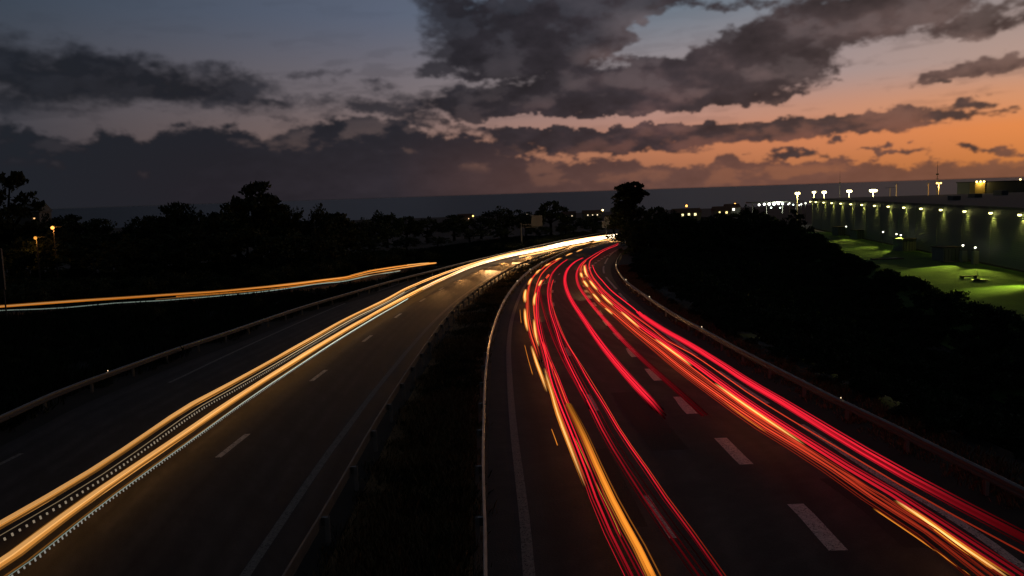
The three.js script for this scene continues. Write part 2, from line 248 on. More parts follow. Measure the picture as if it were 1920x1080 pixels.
// ---------------------------------------------------------------- ground and sea
const SEA = -58, YARD = -6.3;
const railC_px = [[1990, 962], [1920, 926], [1811, 872], [1668, 800], [1568, 752], [1491, 712], [1434, 683], [1388, 659], [1350, 638], [1312, 617], [1271, 595], [1221, 563], [1204, 551], [1178, 532], [1165, 518], [1158, 507], [1155, 498], [1157, 488], [1163, 478]];
const railC = extended(curveOf(railC_px, 0.62), 18, 4);
const railCx = (() => { const q = railC.getSpacedPoints(200).map((p) => [-p.z, p.x]); return (d) => { let b = q[0]; for (const k of q) if (Math.abs(k[0] - d) < Math.abs(b[0] - d)) b = k; return b[1] + Math.max(0, d - 175) * 0.9; }; })();
const crest = [[1545, 452], [1620, 492], [1700, 522], [1780, 549], [1850, 575], [1920, 596], [2100, 660]].map(([x, y]) => LEVEL(x, y, YARD));
const crestX = (d) => { for (let k = 0; k < crest.length - 1; k++) { const a = crest[k], b = crest[k + 1]; if (d <= -a.z && d >= -b.z) return lerp(a.x, b.x, (d + a.z) / (a.z - b.z)); } return d > -crest[0].z ? crest[0].x + (d + crest[0].z) * 0.2 : crest[crest.length - 1].x - 4; };
function terrain(x, d) {
  const road = d < 420 ? -SLOPE * d : -SLOPE * 420 - (d - 420) * 0.0206;
  const xr = railCx(clamp(d, -20, 260)) + 1.2, cx = crestX(clamp(d, 30, 320));
  let y = road;
  if (x > xr) {
    const floor = lerp(YARD - 2.6, road, smooth(300, 700, d));
    const yard = lerp(YARD, road, smooth(330, 700, d));
    const foot = Math.max(xr + 6, cx - 9);
    y = lerp(road, Math.min(road, floor) , smooth(xr + 0.5, Math.max(xr + 8, foot - 4), x));
    y = lerp(y, yard, smooth(foot, cx + 0.8, x));
  }
  if (x < -70) y += smooth(70, 260, -x) * 6 * smooth(-60, 80, d) * (1 - smooth(500, 1500, d));
  return y;
}
{
  const xs = [], ds = [];
  for (let x = -60; x <= 110; x += 2) xs.push(x);
  for (let k = 0, s = 3, x = 110; x < 9000; k++) { x += s; s *= 1.18; xs.push(x); } for (let s = 3, x = -60; x > -9000;) { x -= s; s *= 1.18; xs.unshift(x); }
  for (let d = -30; d <= 330; d += 3) ds.push(d);
  for (let s = 4, d = 330; d < 3300;) { d += s; s *= 1.1; ds.push(d); } for (let s = 6, d = -30; d > -700;) { d -= s; s *= 1.4; ds.unshift(d); }
  const pos = [], uv = [], idx = [], nx = xs.length;
  for (const d of ds) for (const x of xs) { pos.push(x, terrain(x, d), -d); uv.push(x, d); }
  for (let j = 0; j < ds.length - 1; j++) for (let i = 0; i < nx - 1; i++) { const p = j * nx + i, q = p + nx; idx.push(p, p + 1, q, q, p + 1, q + 1); }
  const g = new THREE.BufferGeometry(); g.setAttribute('position', new THREE.Float32BufferAttribute(pos, 3)); g.setAttribute('uv', new THREE.Float32BufferAttribute(uv, 2)); g.setIndex(idx); g.computeVertexNormals();
  tag(mesh('ground', g, M.soil), 'dark soil and rough grass on both sides of the motorway', 0, 0, 'structure');
  const bump = tex(512, (u, v) => { const a = perNoise(u, v, 20, 51) * 0.5 + perNoise(u, v, 47, 52) * 0.3 + perNoise(u, v, 110, 53) * 0.2; return [a, a, a]; }, false); bump.repeat.set(1 / 90, 1 / 140);
  const sg = new THREE.PlaneGeometry(500000, 250000); sg.rotateX(-Math.PI / 2); sg.translate(0, SEA, -125000 - 1200);
  const sp = sg.attributes.position, su = sg.attributes.uv; for (let k = 0; k < sp.count; k++) su.setXY(k, sp.getX(k), sp.getZ(k));
  tag(mesh('sea', sg, new THREE.MeshPhysicalMaterial({ color: new THREE.Color(0.016, 0.013, 0.014), roughness: 0.42, specularIntensity: 0.38, bumpMap: bump, bumpScale: 0.05 })), 'dark flat sea under the dusk horizon', 0, 0, 'structure');
}

// ---------------------------------------------------------------- the two carriageways
const edgeR_px = [[992, 1078], [986, 1000], [975, 905], [963, 805], [956, 715], [954, 650], [960, 600], [975, 555], [988, 531], [1010, 509], [1040, 489], [1075, 473], [1110, 461], [1150, 450]];
const midR_px = [[1309, 1078], [1264, 1014], [1209, 929], [1122, 775], [1102, 741], [1067, 665], [1060, 648], [1043, 597], [1037, 567], [1036, 548], [1041, 527], [1050, 513], [1066, 501], [1090, 487], [1120, 473], [1155, 459]];
const exitR_px = [[1612, 1078], [1572, 1035], [1487, 943], [1397, 870], [1345, 817], [1295, 775], [1267, 740], [1231, 711], [1212, 687], [1188, 667], [1177, 649], [1157, 628], [1136, 604], [1122, 585], [1112, 570], [1104, 556], [1098, 543], [1095, 530], [1096, 518], [1101, 508], [1108, 501], [1116, 494], [1126, 487], [1136, 481], [1146, 475], [1157, 469]];
const edgeRR_px = [[1935, 1079], [1914, 1065], [1796, 979], [1677, 911], [1502, 798], [1400, 733], [1305, 668], [1233, 615], [1165, 555], [1156, 543], [1137, 521], [1133, 514], [1131.5, 503], [1134, 495], [1140, 484], [1148, 475], [1160, 466]];
const edgeL1_px = [[463, 1077], [611, 858], [640, 819], [700, 738], [780, 640], [817, 600], [859, 562], [921, 520], [965, 498], [1010, 481], [1060, 466], [1110, 453], [1150, 445]];
const railL2_px = [[541, 1077], [640, 909], [701, 801], [760, 706], [805, 640], [834, 600], [858, 573], [892, 545], [930, 519], [975, 495], [1020, 478], [1070, 462], [1120, 449]];
const edgeLL_px = [[0, 872], [229, 759], [319, 718], [432, 664], [560, 606], [653, 567], [760, 529], [870, 495], [960, 475], [1040, 459], [1120, 444], [1155, 438]];
const railA_px = [[-90, 826], [0, 787], [110, 737], [230, 693], [320, 660], [420, 627], [567, 577], [668, 547], [737, 527], [800, 511], [870, 493], [950, 474], [1030, 456], [1110, 440]];
const laneL_px = [[280, 965], [410, 858], [474, 808], [597, 705], [627, 684], [692, 633], [711, 619], [754, 587], [768, 578], [799, 559], [810, 552], [837, 537], [847, 533], [870, 521], [878, 518], [899, 510], [908, 506], [930, 498], [980, 481], [1040, 465], [1100, 451], [1150, 441]];
const railB_px = [[909, 1078], [908, 980], [905, 884], [907, 762], [910, 700], [918, 640], [930, 600], [942, 571], [962, 539], [987, 513], [1006, 499], [1030, 486], [1062, 471], [1100, 458], [1140, 447]];

const edgeR = extended(curveOf(edgeR_px, 0), 45, 14), midR = extended(curveOf(midR_px, 0), 45, 8), exitR = extended(curveOf(exitR_px, 0), 45, 4), edgeRR = extended(curveOf(edgeRR_px, 0), 45, 3);
const edgeL1 = extended(curveOf(edgeL1_px, 0), 45, 60), laneL = extended(curveOf(laneL_px, 0), 45, 60), edgeLL = extended(curveOf(edgeLL_px, 0), 45, 60);
const railA = extended(curveOf(railA_px, 0.62), 30, 60), railB = extended(curveOf(railB_px, 0.62), 30, 30), railL2 = extended(curveOf(railL2_px, 0.62), 30, 60);
const shifted = (c, s) => { const pts = c.getSpacedPoints(140), out = pts.map((p, i) => { const t = new THREE.Vector3().subVectors(pts[Math.min(140, i + 1)], pts[Math.max(0, i - 1)]); t.y = 0; t.normalize(); const x = p.x - t.z * s, z = p.z + t.x * s; return new THREE.Vector3(x, SLOPE * z, z); }); return new THREE.CatmullRomCurve3(out, false, 'centripetal'); };

function dashes(parent, curve, markPx, length, gap, width, name, until = 1) {
  const total = curve.getLength(), start = nearestU(curve, P(markPx[0], markPx[1], 0)) * total, period = length + gap;
  for (let s = start - Math.floor(start / period) * period; s + length < total * until; s += period) {
    const pts = []; for (let k = 0; k <= 4; k++) pts.push(curve.getPointAt((s + length * k / 4) / total));
    mesh(name, strip(pts, width, 0.034), M.paint, parent);
  }
}
const road = new THREE.Group(); road.name = 'road'; road.userData = { kind: 'structure', label: 'three-lane carriageway on the right curving away under the red trails' }; scene.add(road);
mesh('asphalt', ribbon(shifted(edgeR, -0.9), shifted(railC, -0.7), 0.03, 220, 5), M.asphalt, road);
mesh('edge_line', strip(edgeR.getSpacedPoints(200), 0.26, 0.034), M.paintOld, road);
dashes(road, midR, [1264, 1014], 3, 10, 0.18, 'lane_dash');
dashes(road, exitR, [1572, 1035], 3, 3.5, 0.42, 'lane_dash');
for (const [a, b] of [[[1935, 1079], [1502, 798]], [[1440, 758], [1345, 696]], [[1305, 668], [1233, 615]], [[1178, 566], [1161, 550]], [[1156, 543], [1136, 520]], [[1133, 513], [1132, 499]], [[1134, 495], [1140, 484]], [[1142, 481], [1152, 472]]]) {
  const ua = nearestU(edgeRR, P(...a, 0)), ub = nearestU(edgeRR, P(...b, 0)), pts = []; for (let k = 0; k <= 30; k++) pts.push(edgeRR.getPointAt(lerp(ua, ub, k / 30)));
  mesh('edge_line', strip(pts, 0.24, 0.034), M.paint, road);
}
M.patch = std({ color: new THREE.Color(0.016, 0.016, 0.017), roughness: 0.95, bumpMap: asphaltBump, bumpScale: 0.008 });
function patches(parent, list) { for (const [curve, a, b, off, w] of list) { const c = shifted(curve, off), ua = nearestU(c, P(...a, 0)), ub = nearestU(c, P(...b, 0)), pts = []; for (let k = 0; k <= 12; k++) pts.push(c.getPointAt(lerp(ua, ub, k / 12))); mesh('repair_patch', strip(pts, w, 0.0335), M.patch, parent); } }
patches(road, [[edgeR, [986, 1000], [970, 850], 2.4, 1.1], [exitR, [1572, 1035], [1440, 905], 1.9, 0.9], [midR, [1160, 850], [1100, 740], 1.6, 1.2]]);
const roadL = new THREE.Group(); roadL.name = 'road_001'; roadL.userData = { kind: 'structure', label: 'two-lane carriageway on the left below the yellow headlight trails' }; scene.add(roadL);
mesh('asphalt', ribbon(shifted(railA, 0.9), shifted(railL2, -0.35), 0.03, 220, 5), M.asphalt, roadL);
mesh('edge_line', strip(edgeL1.getSpacedPoints(200), 0.24, 0.034), M.paintOld, roadL);
dashes(roadL, laneL, [410, 858], 3, 10, 0.22, 'lane_dash');
{ const total = edgeLL.getLength(), s0 = nearestU(edgeLL, P(319, 718, 0)) * total; for (let s = s0 - 52 * 2; s < total - 39; s += 52) { const pts = []; for (let k = 0; k <= 20; k++) pts.push(edgeLL.getPointAt(clamp((s + 39 * k / 20) / total, 0, 1))); if (pts[0].distanceTo(pts[20]) > 2) mesh('edge_line', strip(pts, 0.18, 0.034), M.paintOld, roadL); } }
M.dryGround = std({ map: tex(512, (u, v) => { const a = perNoise(u, v, 7, 61) * 0.5 + perNoise(u, v, 33, 62) * 0.3 + perNoise(u, v, 128, 63) * 0.2; return [0.28 + a * 0.34, 0.23 + a * 0.28, 0.13 + a * 0.18]; }), roughness: 1, bumpMap: asphaltBump, bumpScale: 0.05 }); M.dryGround.map.repeat.set(1 / 8, 1 / 8);
tag(mesh('median', ribbon(shifted(railL2, 0.36), shifted(railB, -0.27), 0.02, 220, 6), M.dryGround), 'median strip of dry grass and bare earth between the two carriageways', 0, 0, 'structure');
tag(mesh('verge', ribbon(shifted(railB, -0.25), shifted(edgeR, -0.55), 0.026, 200, 3), M.gravel), 'pale gravel strip between the median guardrail and the right carriageway', 0, 0, 'structure');
// the slip road beyond the verge on the left
const rampMain_px = [[-120, 584], [0, 575], [167, 563], [333, 552], [500, 538], [640, 521], [700, 507], [800, 493.5], [817, 493]];
const ramp = extended(curveOf(rampMain_px, 0.7), 60, 12);
tag(mesh('slip_road', ribbon(shifted(ramp, -2.2), shifted(ramp, 3.4), 0.03, 120, 4), M.asphalt), 'unlit slip road behind the dark verge on the left', 0, 0, 'structure');

// ---------------------------------------------------------------- guardrails
const wBeam = [[-0.01, 0.15], [0.05, 0.11], [0.055, 0.05], [0, 0.015], [0, -0.015], [0.055, -0.05], [0.05, -0.11], [-0.01, -0.15], [-0.022, -0.15], [-0.022, 0.15], [-0.01, 0.15]];
const postGeo = join([box(0.1, 0.72, 0.012, 0, 0.36, 0.05), box(0.1, 0.72, 0.012, 0, 0.36, -0.05), box(0.012, 0.72, 0.1, 0, 0.36, 0)]);
const spacerGeo = box(0.16, 0.2, 0.09, 0, 0.6, 0);
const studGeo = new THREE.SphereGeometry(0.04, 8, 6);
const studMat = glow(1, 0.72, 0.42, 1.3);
function guardrail(curve, side, label, spacing, marks, tall = 1) {
  const base = curve.getPointAt(0), t = thing('guardrail', label, 'guardrail', new THREE.Vector3(base.x, SLOPE * base.z, base.z), 0);
  const n = Math.round(curve.getLength() / 2.5), pts = curve.getSpacedPoints(n);
  mesh('beam', away(extrudeAlong(pts, wBeam.map(([a, b]) => [a * -side, b])), t), M.steel, t);
  const total = curve.getLength();
  for (let s = 1; s < Math.min(total, 290); s += spacing) {
    const p = curve.getPointAt(s / total), q = curve.getTangentAt(s / total), m = mesh('post', postGeo, M.post, t), yaw = Math.atan2(-q.z, q.x) + Math.PI / 2;
    const ox = -q.z * side * 0.16, oz = q.x * side * 0.16;
    m.position.set(p.x + ox - t.position.x, SLOPE * p.z - t.position.y - 0.02, p.z + oz - t.position.z); m.rotation.y = yaw; m.scale.y = tall;
    const c = mesh('spacer', spacerGeo, M.steel, t); c.position.copy(m.position).add(new THREE.Vector3(-ox * 0.6, 0.02, -oz * 0.6)); c.rotation.y = yaw;
  }
  for (const [x, y] of marks) { const p = P(x, y, 0.78), u = nearestU(curve, p), w = curve.getPointAt(u), m = mesh('glowing_reflector', studGeo, studMat, t); m.position.set(w.x - t.position.x, w.y + 0.2 - t.position.y, w.z - t.position.z); const k = clamp(-w.z / 60, 0.55, 1.5); m.scale.setScalar(k); }  // retroreflectors on the rail; the headlight they return is put in as emission
  return t;
}
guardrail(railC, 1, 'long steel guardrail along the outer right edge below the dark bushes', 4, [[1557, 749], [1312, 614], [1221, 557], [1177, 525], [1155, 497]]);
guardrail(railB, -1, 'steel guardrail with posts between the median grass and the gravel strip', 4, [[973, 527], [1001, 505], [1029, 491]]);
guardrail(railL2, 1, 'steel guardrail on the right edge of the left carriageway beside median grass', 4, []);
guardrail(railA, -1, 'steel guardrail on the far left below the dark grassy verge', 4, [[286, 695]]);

// ---------------------------------------------------------------- light trails of passing traffic
const flat = null, G = {
  head: along((t) => 0.15 + 0.08 * smooth(0, 0.12, t) + 0.2 * smooth(0.1, 0.32, t) + 0.6 * smooth(0.25, 0.6, t)),
  ramp: along((t) => 0.45 + 0.55 * smooth(0.2, 0.7, t)),
  redFade: along((t) => 0.16 + 0.25 * smooth(0, 0.05, t) + 0.6 * smooth(0.03, 0.14, t)),
  redFade2: along((t) => 0.045 + 0.12 * smooth(0.0, 0.06, t) + 0.83 * smooth(0.05, 0.15, t)),
  endFade: along((t) => smooth(0, 0.035, t)),
  soft: along((t) => smooth(0, 0.06, t) * (1 - smooth(0.9, 1, t))),
  blink: along((t) => Math.pow(Math.sin(Math.PI * t), 0.6)),
  amberNear: along((t) => smooth(0, 0.03, t) * 0.3 + 0.7 * (1 - smooth(0.3, 1, t))),
};
const RED = [1, 0.018, 0.04], REDO = [1, 0.075, 0.03], AMB = [1, 0.3, 0.03], YEL = [1, 0.5, 0.06], WARM = [1, 0.49, 0.15], WHT = [1, 0.72, 0.4], COOL = [0.75, 0.95, 0.8];
const HAMB = [1, 0.4, 0.075];
const glowCache = new Map();
function glowOf(c, k, map) { const key = c.join() + k + (map ? map.uuid : ''); if (!glowCache.has(key)) glowCache.set(key, glow(...c, k, map)); return glowCache.get(key); }
function strandPoints(curve, u0, u1, o, v, wob, seed) {
  const n = Math.max(10, Math.round(curve.getLength() * (u1 - u0) / 2.2)), pts = [];
  for (let k = 0; k <= n; k++) { const u = lerp(u0, u1, k / n), p = curve.getPointAt(u), q = curve.getTangentAt(u); const w = wob ? (vnoise(u * curve.getLength() / 9, seed, 5) - 0.5) * wob : 0, w2 = wob ? (vnoise(u * curve.getLength() / 5, seed + 9, 5) - 0.5) * wob * 0.6 : 0; const s = Math.hypot(q.x, q.z); pts.push(new THREE.Vector3(p.x - q.z / s * (o + w), p.y + v + w2, p.z + q.x / s * (o + w))); }
  return pts;
}
// strands: [sideways, up, radius, colour, strength, brightness along it, from, to]
function trail(name, label, category, px, h, strands, wob = 0.05, grow = 0) {
  const thin = name === 'tail_light_trail' ? 0.6 : 0.8;
  const curve = px.isCurve ? px : curveOf(px, h), a = curve.getPointAt(0), t = thing(name, label, category, new THREE.Vector3(a.x, a.y - h, a.z), 0);
  strands.forEach(([o, v, r, c, k, map, u0 = 0, u1 = 1], i) => mesh('strand', away(sweep(strandPoints(curve, u0, u1, o, v, wob, i * 7.3 + px.length), grow < 0 ? (u) => r * (0.25 + 0.75 * Math.sqrt(Math.sin(Math.PI * clamp(u, 0.001, 0.999)))) : (u) => r * thin * (1 + grow * u), 6), t), glowOf(c, k, map), t));
  return { t, curve };
}
function between(curve, a, b, h) { return [nearestU(curve, P(...a, h)), nearestU(curve, P(...b, h))].sort((x, y) => x - y); }

const U_px = [[-160, 1078], [0, 988], [155, 897], [350, 767], [420, 729], [560, 650], [645, 602], [724, 563], [760, 543], [825, 516], [890, 494], [955, 476.5], [1000, 467.5], [1022, 463.5], [1085, 450], [1135, 443], [1157, 440]];
const L_px = [[-120, 1140], [0, 1062], [155, 946], [350, 812], [420, 764], [560, 674], [645, 622], [752, 562], [825, 525.5], [890, 498], [955, 480.5], [1000, 471.5], [1022, 467], [1085, 454.5], [1141, 446.5], [1157, 443.5]];
const upper = trail('headlight_trail', 'upper of the two long yellow headlight trails sweeping from lower left into the bend', 'light trail', U_px, 0.68, [
  [0, 0, 0.07, WARM, 5, G.head], [0.12, 0.05, 0.06, HAMB, 3.4, G.head], [-0.13, -0.04, 0.055, HAMB, 3, G.head], [0.24, 0.1, 0.03, HAMB, 1.4, G.head], [-0.24, -0.07, 0.03, HAMB, 1.2, G.head], [0, 0.03, 0.14, [1, 0.78, 0.5], 7, G.head, 0.3, 1], [0.05, 0.13, 0.05, WARM, 3.6, G.head], [0.34, 0.15, 0.03, HAMB, 0.7, G.head], [0.42, 0.02, 0.011, WHT, 1.0, G.head, 0, 0.22],
], 0.05, 1.3);
const lower = trail('headlight_trail', 'lower of the two long yellow headlight trails, nearest the lane dashes', 'light trail', L_px, 0.64, [
  [0, 0, 0.085, WARM, 6.5, G.head], [0.14, 0.05, 0.06, HAMB, 4, G.head], [-0.14, -0.04, 0.06, HAMB, 3.4, G.head], [0.26, 0.1, 0.03, HAMB, 1.2, G.head], [-0.27, -0.07, 0.03, HAMB, 1, G.head], [-0.38, -0.1, 0.022, HAMB, 0.9, G.head], [0.03, 0.03, 0.15, [1, 0.8, 0.55], 8, G.head, 0.26, 1], [0.03, 0.14, 0.05, WARM, 4, G.head], [0.5, 0.0, 0.012, COOL, 1.3, G.head, 0, 0.22], [0.38, -0.04, 0.022, HAMB, 0.9, G.head],
], 0.05, 1.3);
trail('headlight_trail', 'short yellow headlight trail below the long ones near the far bend', 'light trail', [[974, 481.5], [1022, 471], [1047, 466], [1104, 455.5], [1150, 447.5]], 0.62, [[0, 0, 0.11, WARM, 2.6, flat], [0.5, 0, 0.1, WARM, 2.2, flat, 0.06, 1], [0.25, 0.12, 0.06, HAMB, 1.4, flat, 0.02, 1]]);
trail('headlight_trail', 'short pale headlight trail on top of the long ones before the small sign', 'light trail', [[1056, 454.5], [1085, 449], [1110, 445], [1136, 441.5]], 0.95, [[0, 0, 0.12, WHT, 4, flat], [0.3, 0.1, 0.1, WARM, 3, flat]]);
function flicker(label, curve, o, v, from, to, step, c, k, w) {
  const h0 = curve.getPointAt(from), t = thing('flicker_light_trail', label, 'light trail', new THREE.Vector3(h0.x, h0.y - 0.6, h0.z), 0), list = [], total = curve.getLength();
  for (let s = from * total; s < to * total; s += step) { const u = s / total, p = strandPoints(curve, u, Math.min(1, u + 0.0002), o, v, 0, 1)[0]; const q = curve.getTangentAt(u), g = box(w, rr(0.05, 0.085), 0.03, 0, 0, 0, Math.atan2(-q.z, q.x) + Math.PI / 2); g.rotateZ(0.25); list.push(g.translate(p.x, p.y, p.z)); }
  const m = mesh('flash', away(join(list), t), glowOf(c, k, null), t); m.userData.kind = 'stuff'; return t;
}
flicker('row of small pale flashes between the two long yellow headlight trails', upper.curve, 0.62, 0.0, 0.0, 0.24, 0.27, [1, 0.8, 0.56], 0.24, 0.035);
flicker('row of tiny silver flashes along the bottom edge of the lower yellow headlight trail', lower.curve, 0.54, -0.02, 0.0, 0.2, 0.2, [0.95, 0.9, 0.8], 0.24, 0.022);

const RU_px = rampMain_px, RL_px = [[-120, 589], [0, 583], [117, 577], [233, 568], [377, 557], [483, 547], [600, 532], [633, 528.5], [700, 516], [750, 508]];
trail('headlight_trail', 'orange headlight trail on the slip road at the far left', 'light trail', RU_px, 0.78, [[0, 0, 0.09, AMB, 1.1, G.ramp], [0.2, 0.1, 0.07, WARM, 1.0, G.ramp, 0, 0.985], [-0.12, -0.06, 0.06, AMB, 0.7, G.ramp], [0.42, 0.16, 0.05, AMB, 0.3, G.ramp, 0, 0.9]], 0.14);
trail('headlight_trail', 'thin silvery headlight trail under the orange one on the slip road', 'light trail', RL_px, 0.62, [[0, 0, 0.055, COOL, 0.42, G.ramp], [0.14, 0.1, 0.05, WARM, 0.3, G.ramp, 0.3, 1]], 0.25);
trail('headlight_trail', 'second orange headlight trail joining the slip road trail from its middle', 'light trail', [[330, 556], [500, 543], [640, 524], [700, 511.5], [760, 502], [817, 493.5]], 0.74, [[0, 0, 0.08, AMB, 0.8, G.ramp], [0.12, 0.07, 0.06, WARM, 1.1, G.ramp, 0.5, 1]], 0.12);

const T = (name, label, px, strands, h = 0.85, wob = 0.05, grow = 0.45) => trail(name, label, 'light trail', px, h, strands, wob, grow);
T('tail_light_trail', 'leftmost red tail light trail, hugging the left edge of the right carriageway', [[1012, 680], [1003, 650], [995, 625], [989, 590], [988, 565], [990, 545], [994, 530], [1003, 515], [1014, 506], [1026, 496], [1041, 488], [1053, 483]], [[0, 0, 0.05, REDO, 1.1, G.soft], [0.12, 0.04, 0.04, REDO, 0.6, G.soft], [-0.1, 0, 0.03, RED, 0.35, G.soft]]);
T('tail_light_trail', 'bright crimson tail light trail beside the amber one reaching the bottom edge', [[1188, 1084], [1161, 1030], [1130, 967], [1095, 875], [1067, 803], [1050, 759], [1035, 715], [1024, 672], [1014, 635], [1007, 597], [1006, 570], [1009, 545], [1014, 530], [1018, 525]], [[0, 0, 0.04, RED, 1.25, G.redFade], [0.11, 0.03, 0.03, RED, 0.8, G.redFade], [-0.08, 0, 0.022, RED, 0.7, G.redFade], [0.2, 0.05, 0.018, RED, 0.25, flat], [-0.14, 0, 0.012, RED, 0.5, flat]]);
T('tail_light_trail', 'thin red trail left of the crimson one, curving back to the amber flashes', [[1009, 640], [1003, 600], [1001, 575], [1003, 548], [1008, 528], [1015, 514], [1025, 503], [1038, 493], [1052, 485]], [[0, 0, 0.06, REDO, 1, G.soft], [0.1, 0, 0.04, RED, 0.5, G.soft]]);
const amberRed = [[1224, 1084], [1199, 1032], [1155, 951], [1124, 885], [1092, 812], [1065, 759], [1046, 710], [1031, 676], [1017, 638]];
T('tail_light_trail', 'red tail light trail that turns into the broad amber one at the bottom', amberRed.slice(3), [[0, 0, 0.035, REDO, 1, G.soft], [0.07, 0, 0.025, RED, 0.7, G.soft]]);
T('indicator_light_trail', 'broad amber trail running to the bottom edge left of the red pair', amberRed.slice(0, 6), [[0, 0, 0.05, AMB, 1.15, G.amberNear], [0.07, 0.02, 0.035, AMB, 0.7, G.amberNear], [-0.06, 0, 0.035, AMB, 0.7, G.amberNear], [0.12, 0.03, 0.018, [1, 0.3, 0.04], 0.22, G.amberNear], [-0.11, -0.02, 0.018, [1, 0.3, 0.04], 0.25, G.amberNear]]);
T('indicator_light_trail', 'hair-thin yellow trail between the crimson and the broad amber trails', [[1166, 1010], [1149, 970], [1117, 905], [1076.5, 818]], [[0, 0, 0.009, YEL, 0.5, G.soft]], 0.85, 0);
T('tail_light_trail', 'dark red trail fading over the middle lane dashes at the bottom', [[1312, 1084], [1262, 1014], [1212, 941], [1180, 891], [1136, 819], [1106, 759], [1080, 710], [1059, 665], [1042.5, 620], [1033, 588], [1029, 565], [1027.5, 545], [1030, 528], [1035, 513], [1043, 503], [1053, 494], [1063, 487]], [[0, 0, 0.038, RED, 1.15, G.redFade2], [0.1, 0.03, 0.025, RED, 0.6, G.redFade2], [-0.1, 0, 0.02, RED, 0.35, G.redFade2], [0.22, 0.05, 0.02, RED, 0.13, G.redFade2]]);
T('tail_light_trail', 'faint dark red trail between two bright red ones in the left lane', [[1106, 770], [1076, 714], [1054, 672], [1035, 631], [1020, 588], [1013, 560], [1010, 540]], [[0, 0, 0.045, RED, 0.2, G.soft], [0.1, 0, 0.035, RED, 0.12, G.soft]]);
T('tail_light_trail', 'thin red trail ending at the bottom edge right of the lane dashes', [[1357, 1084], [1306, 1012], [1259, 951], [1212, 882], [1164.6, 814], [1132.5, 759], [1108, 719], [1086, 682], [1061, 641], [1042.5, 597], [1034.5, 571], [1032, 553], [1034, 534], [1037, 525]], [[0, 0, 0.028, RED, 1.1, G.redFade], [0.05, 0.02, 0.02, REDO, 0.7, G.redFade], [-0.07, 0, 0.014, RED, 0.3, G.redFade]]);
T('tail_light_trail', 'thick crimson trail that stops in the middle of the dark lane', [[1246, 784], [1228, 762], [1185, 716], [1147.5, 672.5], [1119, 635], [1091, 594], [1075, 570], [1066, 553], [1060, 535], [1059, 522], [1062.5, 508], [1070, 498], [1080, 490], [1092, 484]], [[0, 0, 0.06, RED, 1.2, G.endFade], [0.1, 0.02, 0.05, RED, 1, G.endFade, 0.003], [-0.09, 0, 0.045, RED, 0.8, G.endFade, 0.006], [0.17, 0.03, 0.03, RED, 0.35, G.endFade, 0.01], [-0.16, 0, 0.03, RED, 0.3, G.endFade, 0.012]], 0.85, 0.02);
T('tail_light_trail', 'thick red trail lying over the wide white dashes of the exit lane', [[1312, 780], [1290, 759], [1241, 714], [1204, 680], [1166, 642.5], [1140, 612.5], [1117.5, 586], [1106, 572], [1095, 557], [1084, 540], [1079, 525], [1079, 512], [1083, 502], [1091, 492], [1104, 483], [1122.5, 472], [1135, 466], [1153, 458.5], [1158, 456]], [[0.14, 0, 0.045, RED, 0.95, G.redFade2], [0.22, 0.02, 0.04, RED, 0.8, G.redFade2], [0.06, 0, 0.035, RED, 0.7, G.redFade2], [0.29, 0.03, 0.025, RED, 0.3, G.redFade2]], 0.85, 0.02);
T('tail_light_trail', 'orange red trail at the left of the right-hand bundle', [[1850, 1084], [1790.5, 1031], [1668, 954], [1587, 897], [1505, 844], [1424, 795], [1342, 738], [1275, 689], [1232, 654], [1185, 616], [1147.5, 584], [1125, 566], [1114, 553], [1102.5, 538], [1095, 527], [1091, 517], [1089, 507], [1090, 499], [1098, 489]], [[0, 0, 0.035, REDO, 1.2, G.redFade], [0.09, 0.03, 0.028, REDO, 0.8, G.redFade], [-0.1, 0, 0.024, REDO, 0.7, G.redFade], [0.18, 0.05, 0.02, REDO, 0.45, G.redFade], [-0.2, -0.02, 0.02, REDO, 0.4, G.redFade], [-0.28, -0.02, 0.014, REDO, 0.35, G.redFade]]);
const R8 = [[1893, 1084], [1811, 1031], [1709, 958], [1587, 884.5], [1505, 831.5], [1440, 789], [1383, 750], [1301.5, 689], [1241, 645], [1198, 614], [1166, 586], [1147.5, 571], [1132.5, 557], [1122.5, 546], [1114, 537], [1107.5, 528], [1101, 518], [1097, 508], [1095.6, 497]];
T('tail_light_trail', 'red trail in the middle of the right-hand bundle around the amber streaks', R8, [[0.1, 0.02, 0.05, RED, 1.2, G.redFade], [-0.1, 0, 0.035, REDO, 1, G.redFade], [0.22, 0.04, 0.04, RED, 1, G.redFade], [0.32, 0.06, 0.022, RED, 0.5, G.redFade], [-0.2, -0.02, 0.02, REDO, 0.5, G.redFade]]);
T('tail_light_trail', 'thin red trail between the amber streaks and the crimson outer trail', [[1935, 1047], [1920, 1039], [1750, 946], [1587, 848], [1464.5, 774.5], [1406, 738], [1350, 699], [1294, 661], [1251, 638], [1222.5, 616], [1185, 590], [1165, 575], [1141, 555], [1129, 543], [1119, 531], [1110, 519], [1105.6, 508], [1104, 497], [1107.5, 487], [1116, 481], [1129, 472], [1141, 466], [1153, 461.5], [1158, 459]], [[0, 0, 0.026, REDO, 1.2, G.redFade], [0.06, 0.02, 0.022, RED, 0.8, G.redFade, 0.12], [0.12, 0.02, 0.04, RED, 1.1, G.redFade, 0.2]]);
